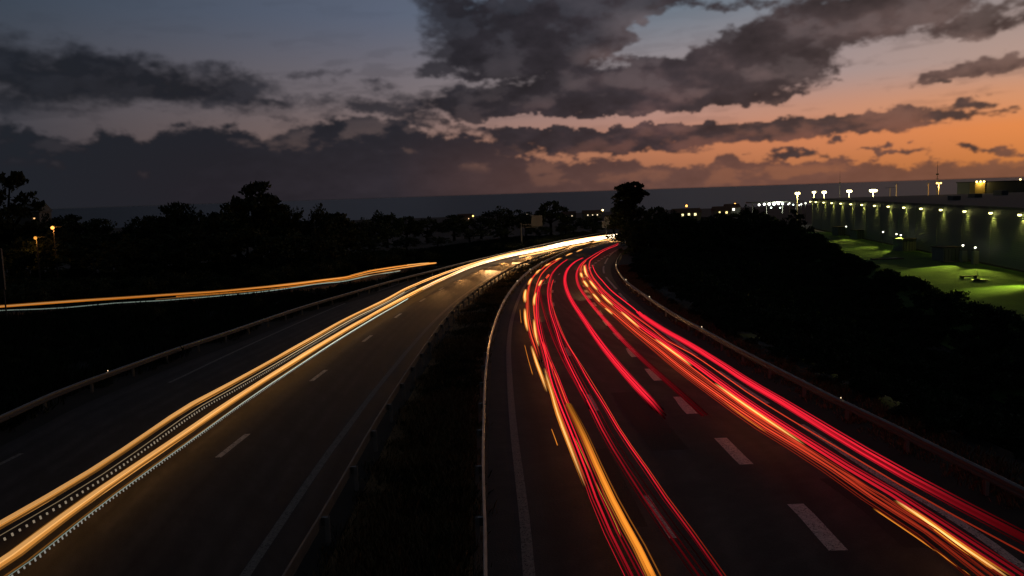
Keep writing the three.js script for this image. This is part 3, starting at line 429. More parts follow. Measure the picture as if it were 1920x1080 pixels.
T('tail_light_trail', 'outermost crimson trail along the right edge line of the carriageway', [[1940, 1021], [1920, 1011], [1750, 921], [1648, 864], [1526, 791], [1476, 760], [1403, 717], [1350, 682], [1284, 641], [1241, 617], [1207.5, 595], [1186, 576], [1165, 560], [1151, 549], [1135, 533], [1122.5, 519], [1115, 508], [1111, 498]], [[0, 0, 0.05, RED, 1.2, G.redFade2], [0.09, 0.03, 0.04, RED, 0.9, G.redFade2, 0, 0.42], [-0.09, 0, 0.035, RED, 0.9, G.redFade2, 0, 0.42], [0.17, 0.05, 0.025, RED, 0.5, G.redFade2, 0, 0.4], [-0.16, -0.02, 0.02, RED, 0.4, G.redFade2, 0, 0.4]]);
// amber flashes of indicators, each as long as one blink
const AMBERS = [
  ['first amber blink, at the bottom left, ending in the dark lane', [[1098, 913], [1070, 841], [1045, 775], [1035, 740], [1022, 700]], 0.045, 0.9],
  ['yellow amber blink just above the bottom left one', [[1068, 830], [1050, 785], [1036, 740], [1021, 690]], 0.04, 0.85],
  ['amber blink left of the crimson trail, third from the bottom', [[1026, 735], [1018, 712], [1006, 680], [996, 648]], 0.05, 1],
  ['amber blink beside the leftmost red trail, level with the second small tick', [[990, 622], [986, 603], [984, 578]], 0.07, 1.1],
  ['short amber blink at the narrowest part of the left edge', [[985, 568], [984, 556], [986, 542]], 0.1, 1.2],
  ['amber blink on the leftmost trail where the bend begins', [[991, 535], [994, 527], [998, 521]], 0.11, 1.2],
  ['amber blink just above the bend on the leftmost trail', [[1004, 515], [1009, 509], [1014, 505]], 0.12, 1.2],
  ['amber blink in the middle of the far leftmost trail', [[1021, 500], [1026, 497], [1032, 494]], 0.13, 1.2],
  ['amber blink where the far red trail begins', [[1041, 489], [1046, 486], [1053, 483.5]], 0.13, 1.2],
  ['lone amber blink second from the far end', [[1061, 480], [1067, 477], [1073, 474.5]], 0.14, 1.2],
  ['lone amber blink farthest up the left lane', [[1081, 472.5], [1086, 470], [1092, 467.5]], 0.14, 1.2],
  ['amber blink beside the inner red trail at the start of the bend', [[1010, 537], [1013, 531], [1016, 525]], 0.1, 1.2],
  ['long amber blink beside the inner red trail', [[1001, 575], [1002, 560], [1005, 548]], 0.08, 1.1],
  ['yellow blink right of the leftmost trail above the thin tick', [[1010, 650], [1004, 625], [1001, 598]], 0.06, 1],
  ['amber streak in the right bundle reaching the bottom right corner', [[1893, 1084], [1811, 1031], [1709, 958], [1680, 938]], 0.05, 1.2],
  ['long amber streak in the middle of the right bundle', [[1510, 835], [1440, 789], [1383, 750], [1340, 718]], 0.045, 1.2],
  ['amber streak in the right bundle above the middle one', [[1297, 686], [1260, 659], [1228, 635]], 0.05, 1.2],
  ['amber streak in the right bundle beside the wide dashes', [[1200, 615], [1183, 601], [1164, 584]], 0.06, 1.2],
  ['amber streak high in the right bundle', [[1150, 573.5], [1138, 563], [1127, 551]], 0.075, 1.2],
  ['yellow streak near the top of the right bundle', [[1121, 545], [1113, 536], [1105, 525]], 0.09, 1.3],
  ['pale yellow streak at the very top of the right bundle', [[1103, 521], [1098, 511], [1095.6, 497]], 0.1, 1.4],
  ['short amber streak on the orange red trail at the bend', [[1092, 521], [1090, 516], [1089, 511]], 0.11, 1.3],
  ['amber streak on the orange red trail below the bend', [[1103, 539], [1098, 532], [1094, 526]], 0.1, 1.3],
  ['amber streak crossing beside the third wide dash', [[1126, 567.5], [1118, 558], [1111, 550]], 0.075, 1.2],
  ['short amber streak left of the orange red trail', [[1149, 590], [1141, 583], [1134, 577]], 0.055, 1],
];
for (const [label, px, r, k] of AMBERS) T('indicator_light_trail', label, px, [[0, 0, r * 0.8, WARM, k * 1.5, G.blink], [r * 1.1, 0.02, r * 0.5, AMB, k * 0.7, G.blink], [-r * 1.1, 0, r * 0.5, AMB, k * 0.7, G.blink]], 0.86, 0.01, -1);
for (const [label, px] of [['upper of three hair-thin orange ticks left of the amber trail', [[975, 580], [976, 594], [977.5, 607]]], ['middle hair-thin orange tick left of the amber trail', [[983.5, 646], [991, 676], [999.5, 705]]], ['lowest hair-thin orange tick left of the amber trail', [[1034, 804], [1040, 820], [1046, 837]]], ['hair-thin yellow line left of the right-hand bundle, upper one', [[1440, 813], [1390, 778], [1338, 738]]], ['hair-thin yellow line along the right-hand bundle near the bottom', [[1822, 1081], [1729, 1015], [1636, 952]]]]) T('indicator_light_trail', label, px, [[0, 0, 0.012, AMB, 0.75, G.soft]], 0.8, 0.01);
T('tail_light_trail', 'short red dab in the left lane beside the inner red trail', [[1023, 523], [1026, 519], [1029, 515.5]], [[0, 0, 0.16, REDO, 0.9, G.soft]]);

// the headlamps' light on the road, set along the trails
for (const [u, k] of [[0.3, 160], [0.36, 400], [0.43, 900], [0.5, 1300], [0.58, 1800], [0.66, 2200], [0.75, 2800], [0.85, 3600], [0.95, 4000]]) {
  const p = lower.curve.getPointAt(u), q = lower.curve.getTangentAt(u), l = new THREE.SpotLight(new THREE.Color(1, 0.44, 0.12), k * 1.3, 0, 0.2, 1, 2); l.name = 'headlamp_light'; l.position.set(p.x - q.x * 0.4, p.y + 0.25, p.z - q.z * 0.4 ); l.target.position.set(p.x - q.x * 30 + 5, p.y + SLOPE * 30 - 0.95, p.z - q.z * 30); l.shadow.radius = 6; l.castShadow = true; scene.add(l, l.target);
}
for (const [px, k] of [[[1290, 759], 14], [[1204, 680], 28], [[1140, 612.5], 60], [[1095, 557], 260], [[1083, 502], 400], [[1040, 720], 60], [[1008, 600], 150], [[1008, 528], 300], [[1316, 676], 30], [[1185, 590], 60]]) {
  const p = P(px[0], px[1], 0.75), m = nearestU(midR, P(px[0], px[1], 0)), q = midR.getTangentAt(m), l = new THREE.SpotLight(new THREE.Color(1, 0.56, 0.24), k * 3.4, 0, 0.17, 1, 2); l.name = 'headlamp_light'; l.position.set(p.x, p.y, p.z); l.target.position.set(p.x + q.x * 40, p.y - 0.7 + q.y * 40, p.z + q.z * 40); l.shadow.radius = 6; l.castShadow = true; scene.add(l, l.target);
}
for (const [u, k, o] of [[0.42, 2200, 11], [0.5, 2600, 13]]) { const p = lower.curve.getPointAt(u), q = lower.curve.getTangentAt(u), l = new THREE.SpotLight(new THREE.Color(1, 0.5, 0.18), k, 0, 0.2, 1, 2); l.name = 'headlamp_light'; l.position.set(p.x + 1.2, p.y + 0.3, p.z + 0.6); l.target.position.set(p.x - q.x * 30 + o, p.y + SLOPE * 30 - 0.5, p.z - q.z * 30); l.shadow.radius = 6; l.castShadow = true; scene.add(l, l.target); }  // extra spots at the trail, added and turned aside to brighten the median
for (const [u, k] of [[0.3, 2], [0.45, 6], [0.6, 12], [0.75, 16], [0.92, 16]]) { const p = upper.curve.getPointAt(u), l = new THREE.PointLight(new THREE.Color(1, 0.55, 0.2), k, 0, 2); l.name = 'headlamp_light'; l.position.set(p.x, p.y + 0.6, p.z); l.shadow.radius = 10; l.castShadow = true; scene.add(l); }

// ---------------------------------------------------------------- plants
const leafQuad = (() => { const g = new THREE.BufferGeometry(); g.setAttribute('position', new THREE.Float32BufferAttribute([0, 0, 0, 0.35, 0.45, 0.06, 0, 1, 0, -0.35, 0.5, 0.06], 3)); g.setAttribute('normal', new THREE.Float32BufferAttribute([0, 0, 1, 0, 0, 1, 0, 0, 1, 0, 0, 1], 3)); g.setIndex([0, 1, 2, 0, 2, 3]); return g; })();
function leaves(clumps, per, size) {   // clumps: [x, y, z, r]; many leaf faces spread through them
  const pos = [], nor = [], idx = [], m = new THREE.Matrix4(), q = new THREE.Quaternion(), e = new THREE.Euler(), v = new THREE.Vector3(), s = new THREE.Vector3(), nn = new THREE.Vector3();
  const lp = leafQuad.attributes.position;
  for (const [x, y, z, r] of clumps) for (let k = 0; k < per; k++) {
    const th = rnd() * 6.283, cu = rr(-0.75, 1), rad = r * Math.pow(rnd(), 0.45), sn = Math.sqrt(1 - cu * cu);
    e.set(rr(-1.6, 1.6), rnd() * 6.283, rr(-1.2, 1.2)); q.setFromEuler(e); const sc = size * rr(0.6, 1.35); s.set(sc, sc, sc);
    m.compose(v.set(x + Math.cos(th) * sn * rad, y + cu * rad * 0.8, z + Math.sin(th) * sn * rad), q, s);
    const b = pos.length / 3; for (let i = 0; i < 4; i++) { v.fromBufferAttribute(lp, i).applyMatrix4(m); pos.push(v.x, v.y, v.z); nn.set(0, 0, 1).applyQuaternion(q); nor.push(nn.x, nn.y, nn.z); } idx.push(b, b + 1, b + 2, b, b + 2, b + 3);
  }
  const g = new THREE.BufferGeometry(); g.setAttribute('position', new THREE.Float32BufferAttribute(pos, 3)); g.setAttribute('normal', new THREE.Float32BufferAttribute(nor, 3)); g.setIndex(idx); return g;
}
function treeParts(blobs, trunkTop, per, size, perBlob = 9) {      // unit tree, 1 high
  const clumps = [], limbs = [[[0, -0.05, 0], [0.015, trunkTop * 0.5, 0.01], [0, trunkTop, 0], 0.035, 0.022]];
  for (const [x, y, z, r] of blobs) {
    limbs.push([[0, trunkTop * 0.8, 0], [x * 0.5, lerp(trunkTop, y, 0.55), z * 0.5], [x, y, z], 0.02, 0.006]);
    for (let k = 0; k < perBlob; k++) { const th = rnd() * 6.283, cu = rr(-0.7, 1), sn = Math.sqrt(1 - cu * cu), rad = r * rr(0.45, 1); clumps.push([x + Math.cos(th) * sn * rad, y + cu * rad * 0.8, z + Math.sin(th) * sn * rad, r * rr(0.25, 0.5)]); }
  }
  const trunk = join(limbs.map(([a, b, c, r0, r1]) => { const cv = new THREE.CatmullRomCurve3([a, b, c].map((p) => new THREE.Vector3(...p))); return sweep(cv.getPoints(6), (u) => lerp(r0, r1, u), 6); }));
  return { trunk, crown: leaves(clumps, per, size) };
}
const KINDS = [
  treeParts([[0, 0.78, 0, 0.2], [0.2, 0.62, 0.08, 0.18], [-0.2, 0.6, 0, 0.19], [0.05, 0.55, -0.2, 0.18], [-0.05, 0.5, 0.2, 0.18], [0.28, 0.42, 0.1, 0.15], [-0.3, 0.4, -0.06, 0.16]], 0.42, 48, 0.042, 10),
  treeParts([[0.05, 0.84, 0, 0.13], [-0.12, 0.7, 0.05, 0.16], [0.18, 0.66, 0, 0.15], [0, 0.56, 0.12, 0.18], [-0.22, 0.5, -0.05, 0.16], [0.25, 0.46, -0.1, 0.15], [0.02, 0.42, -0.15, 0.16]], 0.45, 46, 0.042, 10),
  treeParts([[0, 0.72, 0, 0.25], [0.3, 0.6, 0, 0.22], [-0.32, 0.62, 0.05, 0.22], [0.1, 0.5, 0.25, 0.22], [-0.1, 0.48, -0.25, 0.22], [0.45, 0.42, 0, 0.18], [-0.48, 0.42, 0, 0.18], [0, 0.32, 0.1, 0.25]], 0.4, 46, 0.045, 10),
];
const SHRUB = treeParts([[0, 0.55, 0, 0.36], [0.4, 0.4, 0.1, 0.32], [-0.38, 0.42, -0.1, 0.33], [0.05, 0.35, 0.4, 0.32], [-0.05, 0.33, -0.4, 0.32]], 0.2, 30, 0.09, 8);
const WINDY = treeParts([[-0.04, 0.9, 0, 0.09], [0.03, 0.92, 0, 0.08], [0.07, 0.86, 0.02, 0.07], [0.12, 0.81, 0, 0.055], [-0.03, 0.8, 0, 0.11], [0.02, 0.74, 0.03, 0.1], [-0.04, 0.68, 0, 0.12], [-0.03, 0.58, 0.03, 0.14], [0.03, 0.5, -0.03, 0.15], [-0.03, 0.4, 0, 0.18], [0.06, 0.3, -0.03, 0.19], [0, 0.2, 0, 0.2]], 0.5, 62, 0.034, 14);
function plant(kind, name, label, group, x, top, d, wide, leaf, spin, category = 'tree') {      // top of its crown seen at x, top; d metres ahead
  const p = AT(x, top, d), y0 = terrain(p.x, d), h = Math.max(1.5, p.y - y0), o = thing(name, label, category, new THREE.Vector3(p.x, y0 - 0.05, -d), group);
  const T2 = mesh('trunk', kind.trunk, M.bark, o), C = mesh('crown', kind.crown, leaf, o);
  o.scale.set(h * wide, h * 1.0, h * wide); o.rotation.y = spin;
  return o;
}
// left: the wood behind the slip road
plant(KINDS[1], 'tree', 'tall dark tree cut off by the left edge, above the sign post', 0, 2, 314, 120, 0.95, M.leafA, 0.3);
plant(KINDS[1], 'tree', 'tallest tree of the left wood, with a ragged peak against the sky', 0, 474, 333, 132, 1.15, M.leafA, 1.2);
plant(KINDS[0], 'tree', 'squarish tree with a flat top left of the tallest one', 0, 328, 360, 128, 0.75, M.leafA, 2.2);
plant(KINDS[2], 'tree', 'broad round tree at the right end of the left wood', 0, 590, 372, 140, 1.0, M.leafB, 0.4);
plant(KINDS[0], 'tree', 'rounded tree directly right of the tallest tree in the left wood', 0, 535, 366, 138, 1.0, M.leafA, 3.1);
plant(KINDS[2], 'tree', 'low broad tree between the flat-topped and the tallest tree', 0, 400, 374, 125, 1.1, M.leafA, 5);
for (const [x, t, d, w, k, s] of [[85, 392, 150, 1.1, 2, 1], [125, 388, 158, 1, 0, 2], [30, 398, 140, 1.2, 2, 4], [190, 396, 155, 1.1, 0, 3], [240, 398, 130, 1.2, 2, 0.5], [285, 388, 126, 1, 0, 2.6], [360, 372, 135, 1, 2, 3.8], [440, 360, 140, 1, 0, 5.2], [505, 356, 146, 1, 1, 4.4], [620, 386, 150, 1.1, 0, 0.9], [645, 404, 160, 1.2, 2, 1.9], [150, 420, 118, 1.4, 2, 2.2], [350, 415, 116, 1.4, 2, 0.1], [460, 410, 118, 1.4, 2, 4.1], [560, 420, 126, 1.4, 2, 3.3], [60, 425, 112, 1.4, 2, 5.5], [250, 430, 112, 1.4, 2, 1.4]])
  plant(KINDS[k], 'tree', 'dark bushy tree with a plain lower crown in the wood behind the slip road', 'trees of the wood behind the slip road', x, t, d, w, M.leafA, s);
// behind the far bend
plant(KINDS[0], 'tree', 'round-headed tree standing against the sea above the far bend', 0, 1030, 368, 345, 1.25, M.leafA, 0.8);
plant(KINDS[2], 'tree', 'broad low tree left of the round-headed tree, over the gantry sign', 0, 948, 381, 350, 1.5, M.leafA, 2.8);
plant(KINDS[2], 'tree', 'broad tree at the left of the distant row, over the slip trail end', 0, 722, 388, 260, 1.2, M.leafA, 2);
for (const [x, t, d, w, k, s] of [[760, 398, 270, 1.3, 0, 1], [690, 402, 240, 1.2, 2, 3], [800, 402, 300, 1.5, 2, 4], [850, 396, 330, 1.5, 0, 5], [900, 400, 340, 1.5, 2, 0.4], [985, 398, 360, 1.5, 0, 2.2], [1075, 402, 400, 1.6, 2, 3.6], [1110, 400, 410, 1.6, 0, 0.2], [1150, 402, 380, 1.6, 2, 1.7], [880, 425, 300, 2, 2, 3], [940, 425, 310, 2, 2, 4.6], [1010, 420, 330, 2, 2, 0.7], [1060, 418, 350, 2, 2, 5.1], [760, 440, 230, 2, 2, 1.1], [820, 440, 250, 2, 2, 2.5], [700, 440, 215, 1.6, 2, 5.9], [1115, 414, 370, 2, 2, 2.4]])
  plant(KINDS[k], 'tree', 'dark tree in the distant row behind the far bend', 'trees behind the far bend', x, t, d, w, M.leafB, s);
// right: the mass of trees at the inside of the bend
plant(WINDY, 'tree', 'narrow wind-bent tree with a blunt top rising at the inside of the bend', 0, 1180, 342, 182, 1.5, M.leafA, 0.1);
plant(KINDS[0], 'tree', 'dark tree just right of the wind-bent tree', 0, 1228, 376, 176, 0.9, M.leafA, 1);
plant(KINDS[2], 'tree', 'round dark tree in front of the bright cluster of yard lights', 0, 1408, 378, 235, 0.8, M.leafA, 2);
plant(KINDS[1], 'tree', 'thin ragged tree standing before the left end of the warehouse', 0, 1492, 390, 235, 0.9, M.leafB, 3);
for (const [x, t, d, w, k, s] of [[1256, 383, 190, 1, 2, 2], [1190, 405, 172, 1.1, 0, 2.9], [1205, 425, 160, 1.2, 2, 3.7], [1290, 402, 200, 1.2, 0, 4.8], [1330, 405, 215, 1.2, 2, 0.6], [1365, 398, 225, 1.1, 0, 1.5], [1440, 396, 240, 1, 0, 2.7], [1470, 404, 228, 1, 2, 3.2], [1250, 430, 165, 1.3, 2, 5], [1310, 440, 175, 1.4, 2, 0.3], [1370, 435, 190, 1.4, 2, 1.9], [1425, 430, 200, 1.3, 2, 4.3], [1480, 428, 205, 1.2, 2, 5.7], [1520, 420, 222, 0.9, 0, 0.9], [1270, 396, 185, 1.3, 2, 1.1], [1310, 400, 196, 1.3, 2, 2.2], [1345, 394, 205, 1.3, 2, 4.2], [1390, 400, 212, 1.3, 2, 5.3], [1430, 402, 218, 1.2, 2, 0.2], [1465, 412, 215, 1.2, 2, 3.9], [1220, 395, 168, 1.2, 2, 4.7]])
  plant(KINDS[k], 'tree', 'dark bushy tree in the mass at the inside of the bend', 'trees at the inside of the bend', x, t, d, w, M.leafA, s);

// undergrowth nobody could count
function scatter(name, label, geometry, material, spots) {
  const im = new THREE.InstancedMesh(geometry, material, spots.length), m = new THREE.Matrix4(), q = new THREE.Quaternion(), e = new THREE.Euler();
  spots.forEach(([x, y, z, sx, sy], i) => { q.setFromEuler(e.set(rr(-0.12, 0.12), rnd() * 6.283, rr(-0.12, 0.12))); im.setMatrixAt(i, m.compose(new THREE.Vector3(x, y, z), q, new THREE.Vector3(sx, sy, sx))); });
  im.name = name; im.castShadow = im.receiveShadow = true; scene.add(im); return tag(im, label, 0, 0, 'stuff');
}
const shrubGeo = (() => { const c = SHRUB.crown.clone(); return c; })();
{
  const spots = [];
  for (let k = 0; k < 7000 && spots.length < 2000; k++) {
    const d = rr(12, 240), xr = railCx(d), cx = crestX(clamp(d, 60, 320)); const x = rr(xr + 2.0, Math.max(xr + 10, cx - 1.5)); if (x > cx - 1.2 && d > 60) continue;
    const near = x - xr; const h = rr(1.1, 2.4) * smooth(0, 7, near) + 0.35; const tipMax = d > 60 ? h : Math.min(h, 1.7);
    spots.push([x, terrain(x, d) - 0.15, -d, tipMax * 0.95, tipMax]);
  }
  for (let k = 0; k < 900; k++) { const d = rr(185, 400), x = rr(lerp(34, 60, (d - 185) / 215), Math.min(crestX(clamp(d, 60, 320)) + (d > 262 ? 8 : -2), 100)); const h = rr(1.6, 4.2); spots.push([x, terrain(x, d) - 0.2, -d, h, h]); }
  scatter('shrubbery', 'dense unlit bushes between the right guardrail and the lawn', shrubGeo, M.leafA, spots);
  const left = [];
  for (let k = 0; k < 2300; k++) { const u = rnd(), p = railA.getPointAt(clamp(u * u * 0.95, 0, 1)), t = railA.getTangentAt(clamp(u * u * 0.95, 0, 1)); const s = rr(2.4, 26); const x = p.x + t.z * s, z = p.z - t.x * s; const g = nearRamp(x, z); if (g < 5) continue; const h = rr(0.25, 0.9); left.push([x, terrain(x, -z) - 0.1, z, h, h]); }
  for (let k = 0; k < 260; k++) { const u = rr(0.5, 0.97), p = railA.getPointAt(u), t = railA.getTangentAt(u), s = rr(2, 12), x = p.x + t.z * s, z = p.z - t.x * s; if (nearRamp(x, z) < 5) continue; const h = rr(0.6, 2.2); left.push([x, terrain(x, -z) - 0.1, z, h, h]); }
  for (let k = 0; k < 900; k++) { const p = ramp.getPointAt(Math.pow(rnd(), 0.8) * 0.95), t = ramp.getTangentAt(0.5), s = rr(5, 60), x = p.x + t.z * s + rr(-8, 8), z = p.z - t.x * s, h = rr(1.2, 3.2); if (nearRamp(x, z) < 5 || nearLeft(x, z) < 13) continue; left.push([x, terrain(x, -z) - 0.15, z, h, h]); }
  scatter('undergrowth', 'low dark bushes on the verge and under the trees on the left', shrubGeo, M.leafB, left);
}
function nearLeft(x, z) { nearLeft.p ||= lower.curve.getSpacedPoints(160); let b = 1e9; for (const q of nearLeft.p) b = Math.min(b, Math.hypot(q.x - x, q.z - z)); return b; }
function nearRamp(x, z) { nearRamp.p ||= ramp.getSpacedPoints(160); let b = 1e9; for (const q of nearRamp.p) b = Math.min(b, Math.hypot(q.x - x, q.z - z)); return b; }
function tuft(n, h, spread) { const list = [], m = new THREE.Matrix4(); const pos = [], nor = [], idx = []; for (let k = 0; k < n; k++) { const a = rnd() * 6.283, l = rr(0.1, 0.55), x = rr(-spread, spread), z = rr(-spread, spread), hh = h * rr(0.5, 1.2), w = 0.012, b = pos.length / 3, ca = Math.cos(a), sa = Math.sin(a); pos.push(x - sa * w, 0, z + ca * w, x + sa * w, 0, z - ca * w, x + ca * l * hh * 0.4, hh * 0.65, z + sa * l * hh * 0.4, x + ca * l * hh, hh, z + sa * l * hh); for (let i = 0; i < 4; i++) nor.push(ca * 0.5, 0.75, sa * 0.5); idx.push(b, b + 1, b + 2, b, b + 2, b + 3); } const g = new THREE.BufferGeometry(); g.setAttribute('position', new THREE.Float32BufferAttribute(pos, 3)); g.setAttribute('normal', new THREE.Float32BufferAttribute(nor, 3)); g.setIndex(idx); return g; }
{
  const A = shifted(railL2, 0.6).getSpacedPoints(300), B = shifted(railB, -0.5).getSpacedPoints(300), dryS = [], greenS = [];
  for (let k = 0; k < 15000; k++) {
    const u = Math.pow(rnd(), 1.25), i = Math.floor(u * 250), p = new THREE.Vector3().lerpVectors(A[i], B[i], Math.pow(rnd(), 0.8)); p.x += rr(-0.4, 0.4); p.z += rr(-0.5, 0.5);
    const n = fbm(p.x * 0.35, p.z * 0.22, 77, 3); if (n < 0.42 && rnd() < 0.8) continue;
    (n + rr(-0.12, 0.12) > 0.55 ? dryS : greenS).push([p.x, SLOPE * p.z - 0.02, p.z, rr(0.8, 1.6), rr(0.6, 1.5) * (0.6 + n)]);
  }
  const V = shifted(railC, 0.7).getSpacedPoints(240); for (let k = 0; k < 2600; k++) { const i = Math.floor(Math.pow(rnd(), 1.2) * 200), p = V[i], s = rr(-0.5, 1.8); dryS.push([p.x + s, terrain(p.x + s, -p.z) - 0.03, p.z + rr(-0.6, 0.6), rr(0.7, 1.3), rr(0.5, 1.3)]); }
  const sideS = []; for (let k = 0; k < 9000; k++) { const u = Math.pow(rnd(), 1.6) * 0.9, p = railA.getPointAt(u), t = railA.getTangentAt(u), q = rr(0.6, 34), x = p.x + t.z * q, z = p.z - t.x * q; if (nearRamp(x, z) < 4) continue; sideS.push([x, terrain(x, -z) - 0.03, z, rr(1.6, 3.2), rr(1.6, 4)]); }
  scatter('rough_grass', 'rough dark grass on the verge left of the far left guardrail', tuft(60, 0.2, 0.3), M.leafA, sideS);
  scatter('dry_grass', 'dry yellowish grass tufts on the median and beside the right guardrail', tuft(26, 0.2, 0.3), M.dry, dryS);
  scatter('grass', 'dark green grass tufts on the median strip', tuft(26, 0.17, 0.3), M.grass, greenS);
}
plant(SHRUB, 'bush', 'bush in front of the slip road trails, its tip cutting into the orange light', 0, 272, 556, 66, 0.55, M.leafB, 0.4, 'bush');
plant(SHRUB, 'bush', 'smaller bush before the slip road trails, just right of the tip that cuts them', 0, 292, 562, 67, 0.5, M.leafB, 2.4, 'bush');
plant(SHRUB, 'bush', 'bush before the silvery slip road trail, nearer the wood', 0, 480, 545, 72, 0.6, M.leafB, 1.4, 'bush');

// ---------------------------------------------------------------- signs beside the road
{
  const b = P(978, 462, 0), t = thing('gantry_sign', 'cantilever road sign on one tall post beyond the yellow trails, seen from behind', 'road sign', b, 0);
  const k = -b.z / F, H = 44 * k;
  mesh('pole', cyl(0.17, 0.24, H, 0, 0, 0, 10), M.panelBack, t);
  mesh('arm', join([box(34 * k, 0.16, 0.16, 17 * k, H - 0.5, 0), box(34 * k, 0.16, 0.16, 17 * k, H - 1.3, 0), ...[4, 10, 16, 22].map((q) => box(0.09, 0.95, 0.09, q * k, H - 0.9, 0))]), M.panelBack, t);
  mesh('panel', join([box(21 * k, 20 * k, 0.08, 30 * k, H + 3 * k, -0.25), ...[-7, 0, 7].map((q) => box(21 * k, 0.1, 0.1, 30 * k, H + (3 + q) * k, -0.16)), ...[-8, 8].map((q) => box(0.12, 20 * k, 0.12, (30 + q) * k, H + 3 * k, -0.1))]), M.panelBack, t);
}
{
  const b = P(1137, 449, 0), k = -b.z / F, t = thing('road_sign', 'small double road sign on a thin post where the yellow trails end', 'road sign', b, 0);
  mesh('pole', cyl(0.09, 0.09, 34 * k, 0, 0, 0, 8), M.panelBack, t);
  mesh('panel', box(15 * k, 13 * k, 0.08, 0, 28 * k, 0.1), M.panelBack, t);
  mesh('panel', new THREE.CylinderGeometry(5 * k, 5 * k, 0.08, 20).rotateX(Math.PI / 2).translate(1 * k, 39 * k, 0.1), M.panelBack, t);
}
{
  const d = 74, b = AT(8, 570, d); b.y = terrain(b.x, d); const k = d / F, t = thing('signboard', 'tall narrow signboard on a post at the far left edge', 'sign', b, 0);
  const H = AT(8, 467, d).y - b.y;
  mesh('post', cyl(0.06, 0.07, H - 3.4, 0.1, 0, 0, 8), M.panelBack, t);
  mesh('panel', box(0.5, 3.6, 0.16, -0.05, H - 1.8, 0), M.darkMetal, t);
  mesh('frame', join([box(0.05, 3.64, 0.2, 0.23, H - 1.8, 0), box(0.05, 3.64, 0.2, -0.33, H - 1.8, 0), box(0.5, 0.05, 0.2, -0.05, H + 0.045, 0)]), M.panelBack, t);
}

// ---------------------------------------------------------------- warehouse and its yard
const wallA = LEVEL(1920, 512, YARD), wallB = LEVEL(1522, 429, YARD);
const wdir = new THREE.Vector3().subVectors(wallB, wallA); const wallLen0 = wdir.length(); wdir.normalize();
const wnear = wallA.clone().addScaledVector(wdir, -55), WLEN = wallLen0 + 55, WH = 9, yaw = Math.atan2(-wdir.z, wdir.x);
const wout = new THREE.Vector3(wdir.z, 0, -wdir.x);                       // away from the building, to the lawn
if (wout.x > 0) wout.negate();
const warehouse = thing('warehouse', 'long low grey warehouse with ribbed wall and a row of wall lamps', 'warehouse', wnear, 0);
const inW = (s, up, out) => new THREE.Vector3().addScaledVector(wdir, s).addScaledVector(wout, out).setY(up);   // along the wall, up, out of it
{
  const part = (name, w, h, d, s, up, out, mat) => { const g = box(w, h, d, 0, 0, 0, yaw), p = inW(s, up, out); return mesh(name, g.translate(p.x, p.y, p.z), mat, warehouse); };
  part('wall', WLEN, WH, 90, WLEN / 2, WH / 2, -45.1, M.cladding);
  const ribs = []; for (let k = 0; k < 26; k++) { const g = box(WLEN, 0.16, 0.08, 0, 0, 0, yaw), p = inW(WLEN / 2, 0.5 + k * 0.33, -0.06); ribs.push(g.translate(p.x, p.y, p.z)); }
  mesh('cladding_rib', join(ribs), M.cladding, warehouse).userData.kind = 'stuff';
  for (let s = 9; s < WLEN; s += 11.5) part('joint_strip', 0.09, WH - 0.7, 0.05, s, WH / 2, 0.0, M.cladding);
  part('plinth', WLEN + 0.1, 0.35, 0.3, WLEN / 2, 0.175, 0, M.concrete);
  part('parapet', WLEN + 0.3, 0.4, 0.3, WLEN / 2, WH + 0.2, -0.12, M.claddingDark);
  part('roof', WLEN - 0.4, 0.3, 89, WLEN / 2, WH + 0.15, -45.2, M.roof);
  part('end_wall', 0.25, WH, 89.6, WLEN + 0.13, WH / 2, -45, M.claddingDark);
  for (const [s, o, w, h] of [[70, -12, 3, 0.9], [95, -20, 4, 0.8], [120, -14, 3, 0.9], [88, -34, 5, 1], [140, -26, 4, 0.9], [60, -28, 5, 0.8], [112, -44, 6, 1.2], [160, -40, 5, 1.2], [80, -60, 6, 1.3], [135, -62, 6, 1.3]]) part('roof_vent', w, h, 1.6, s, WH + 0.3 + h / 2, o, M.claddingDark);
}
const lampYellow = [1, 0.9, 0.22];
const LAMPS = [1520.5, 1533, 1547.6, 1563, 1580, 1599, 1620, 1644, 1670, 1699.5, 1732, 1769.5, 1814.5, 1864, 1919];
const topY = YARD + WH;
function sOfX(x) { let lo = 0, hi = WLEN; const f = (s) => { const p = wnear.clone().addScaledVector(wdir, s).setY(topY).project(camera); return (p.x + 1) * 960; }; for (let k = 0; k < 50; k++) { const m = (lo + hi) / 2; if (f(m) > x) lo = m; else hi = m; } return (lo + hi) / 2; }
const lampHousing = join([box(0.5, 0.12, 0.5, 0, 0.1, 0.05), box(0.08, 0.3, 0.08, 0, 0.05, -0.3)]);
const bulbGeo = new THREE.SphereGeometry(0.2, 12, 8).scale(1, 0.6, 1);
camera.updateProjectionMatrix();
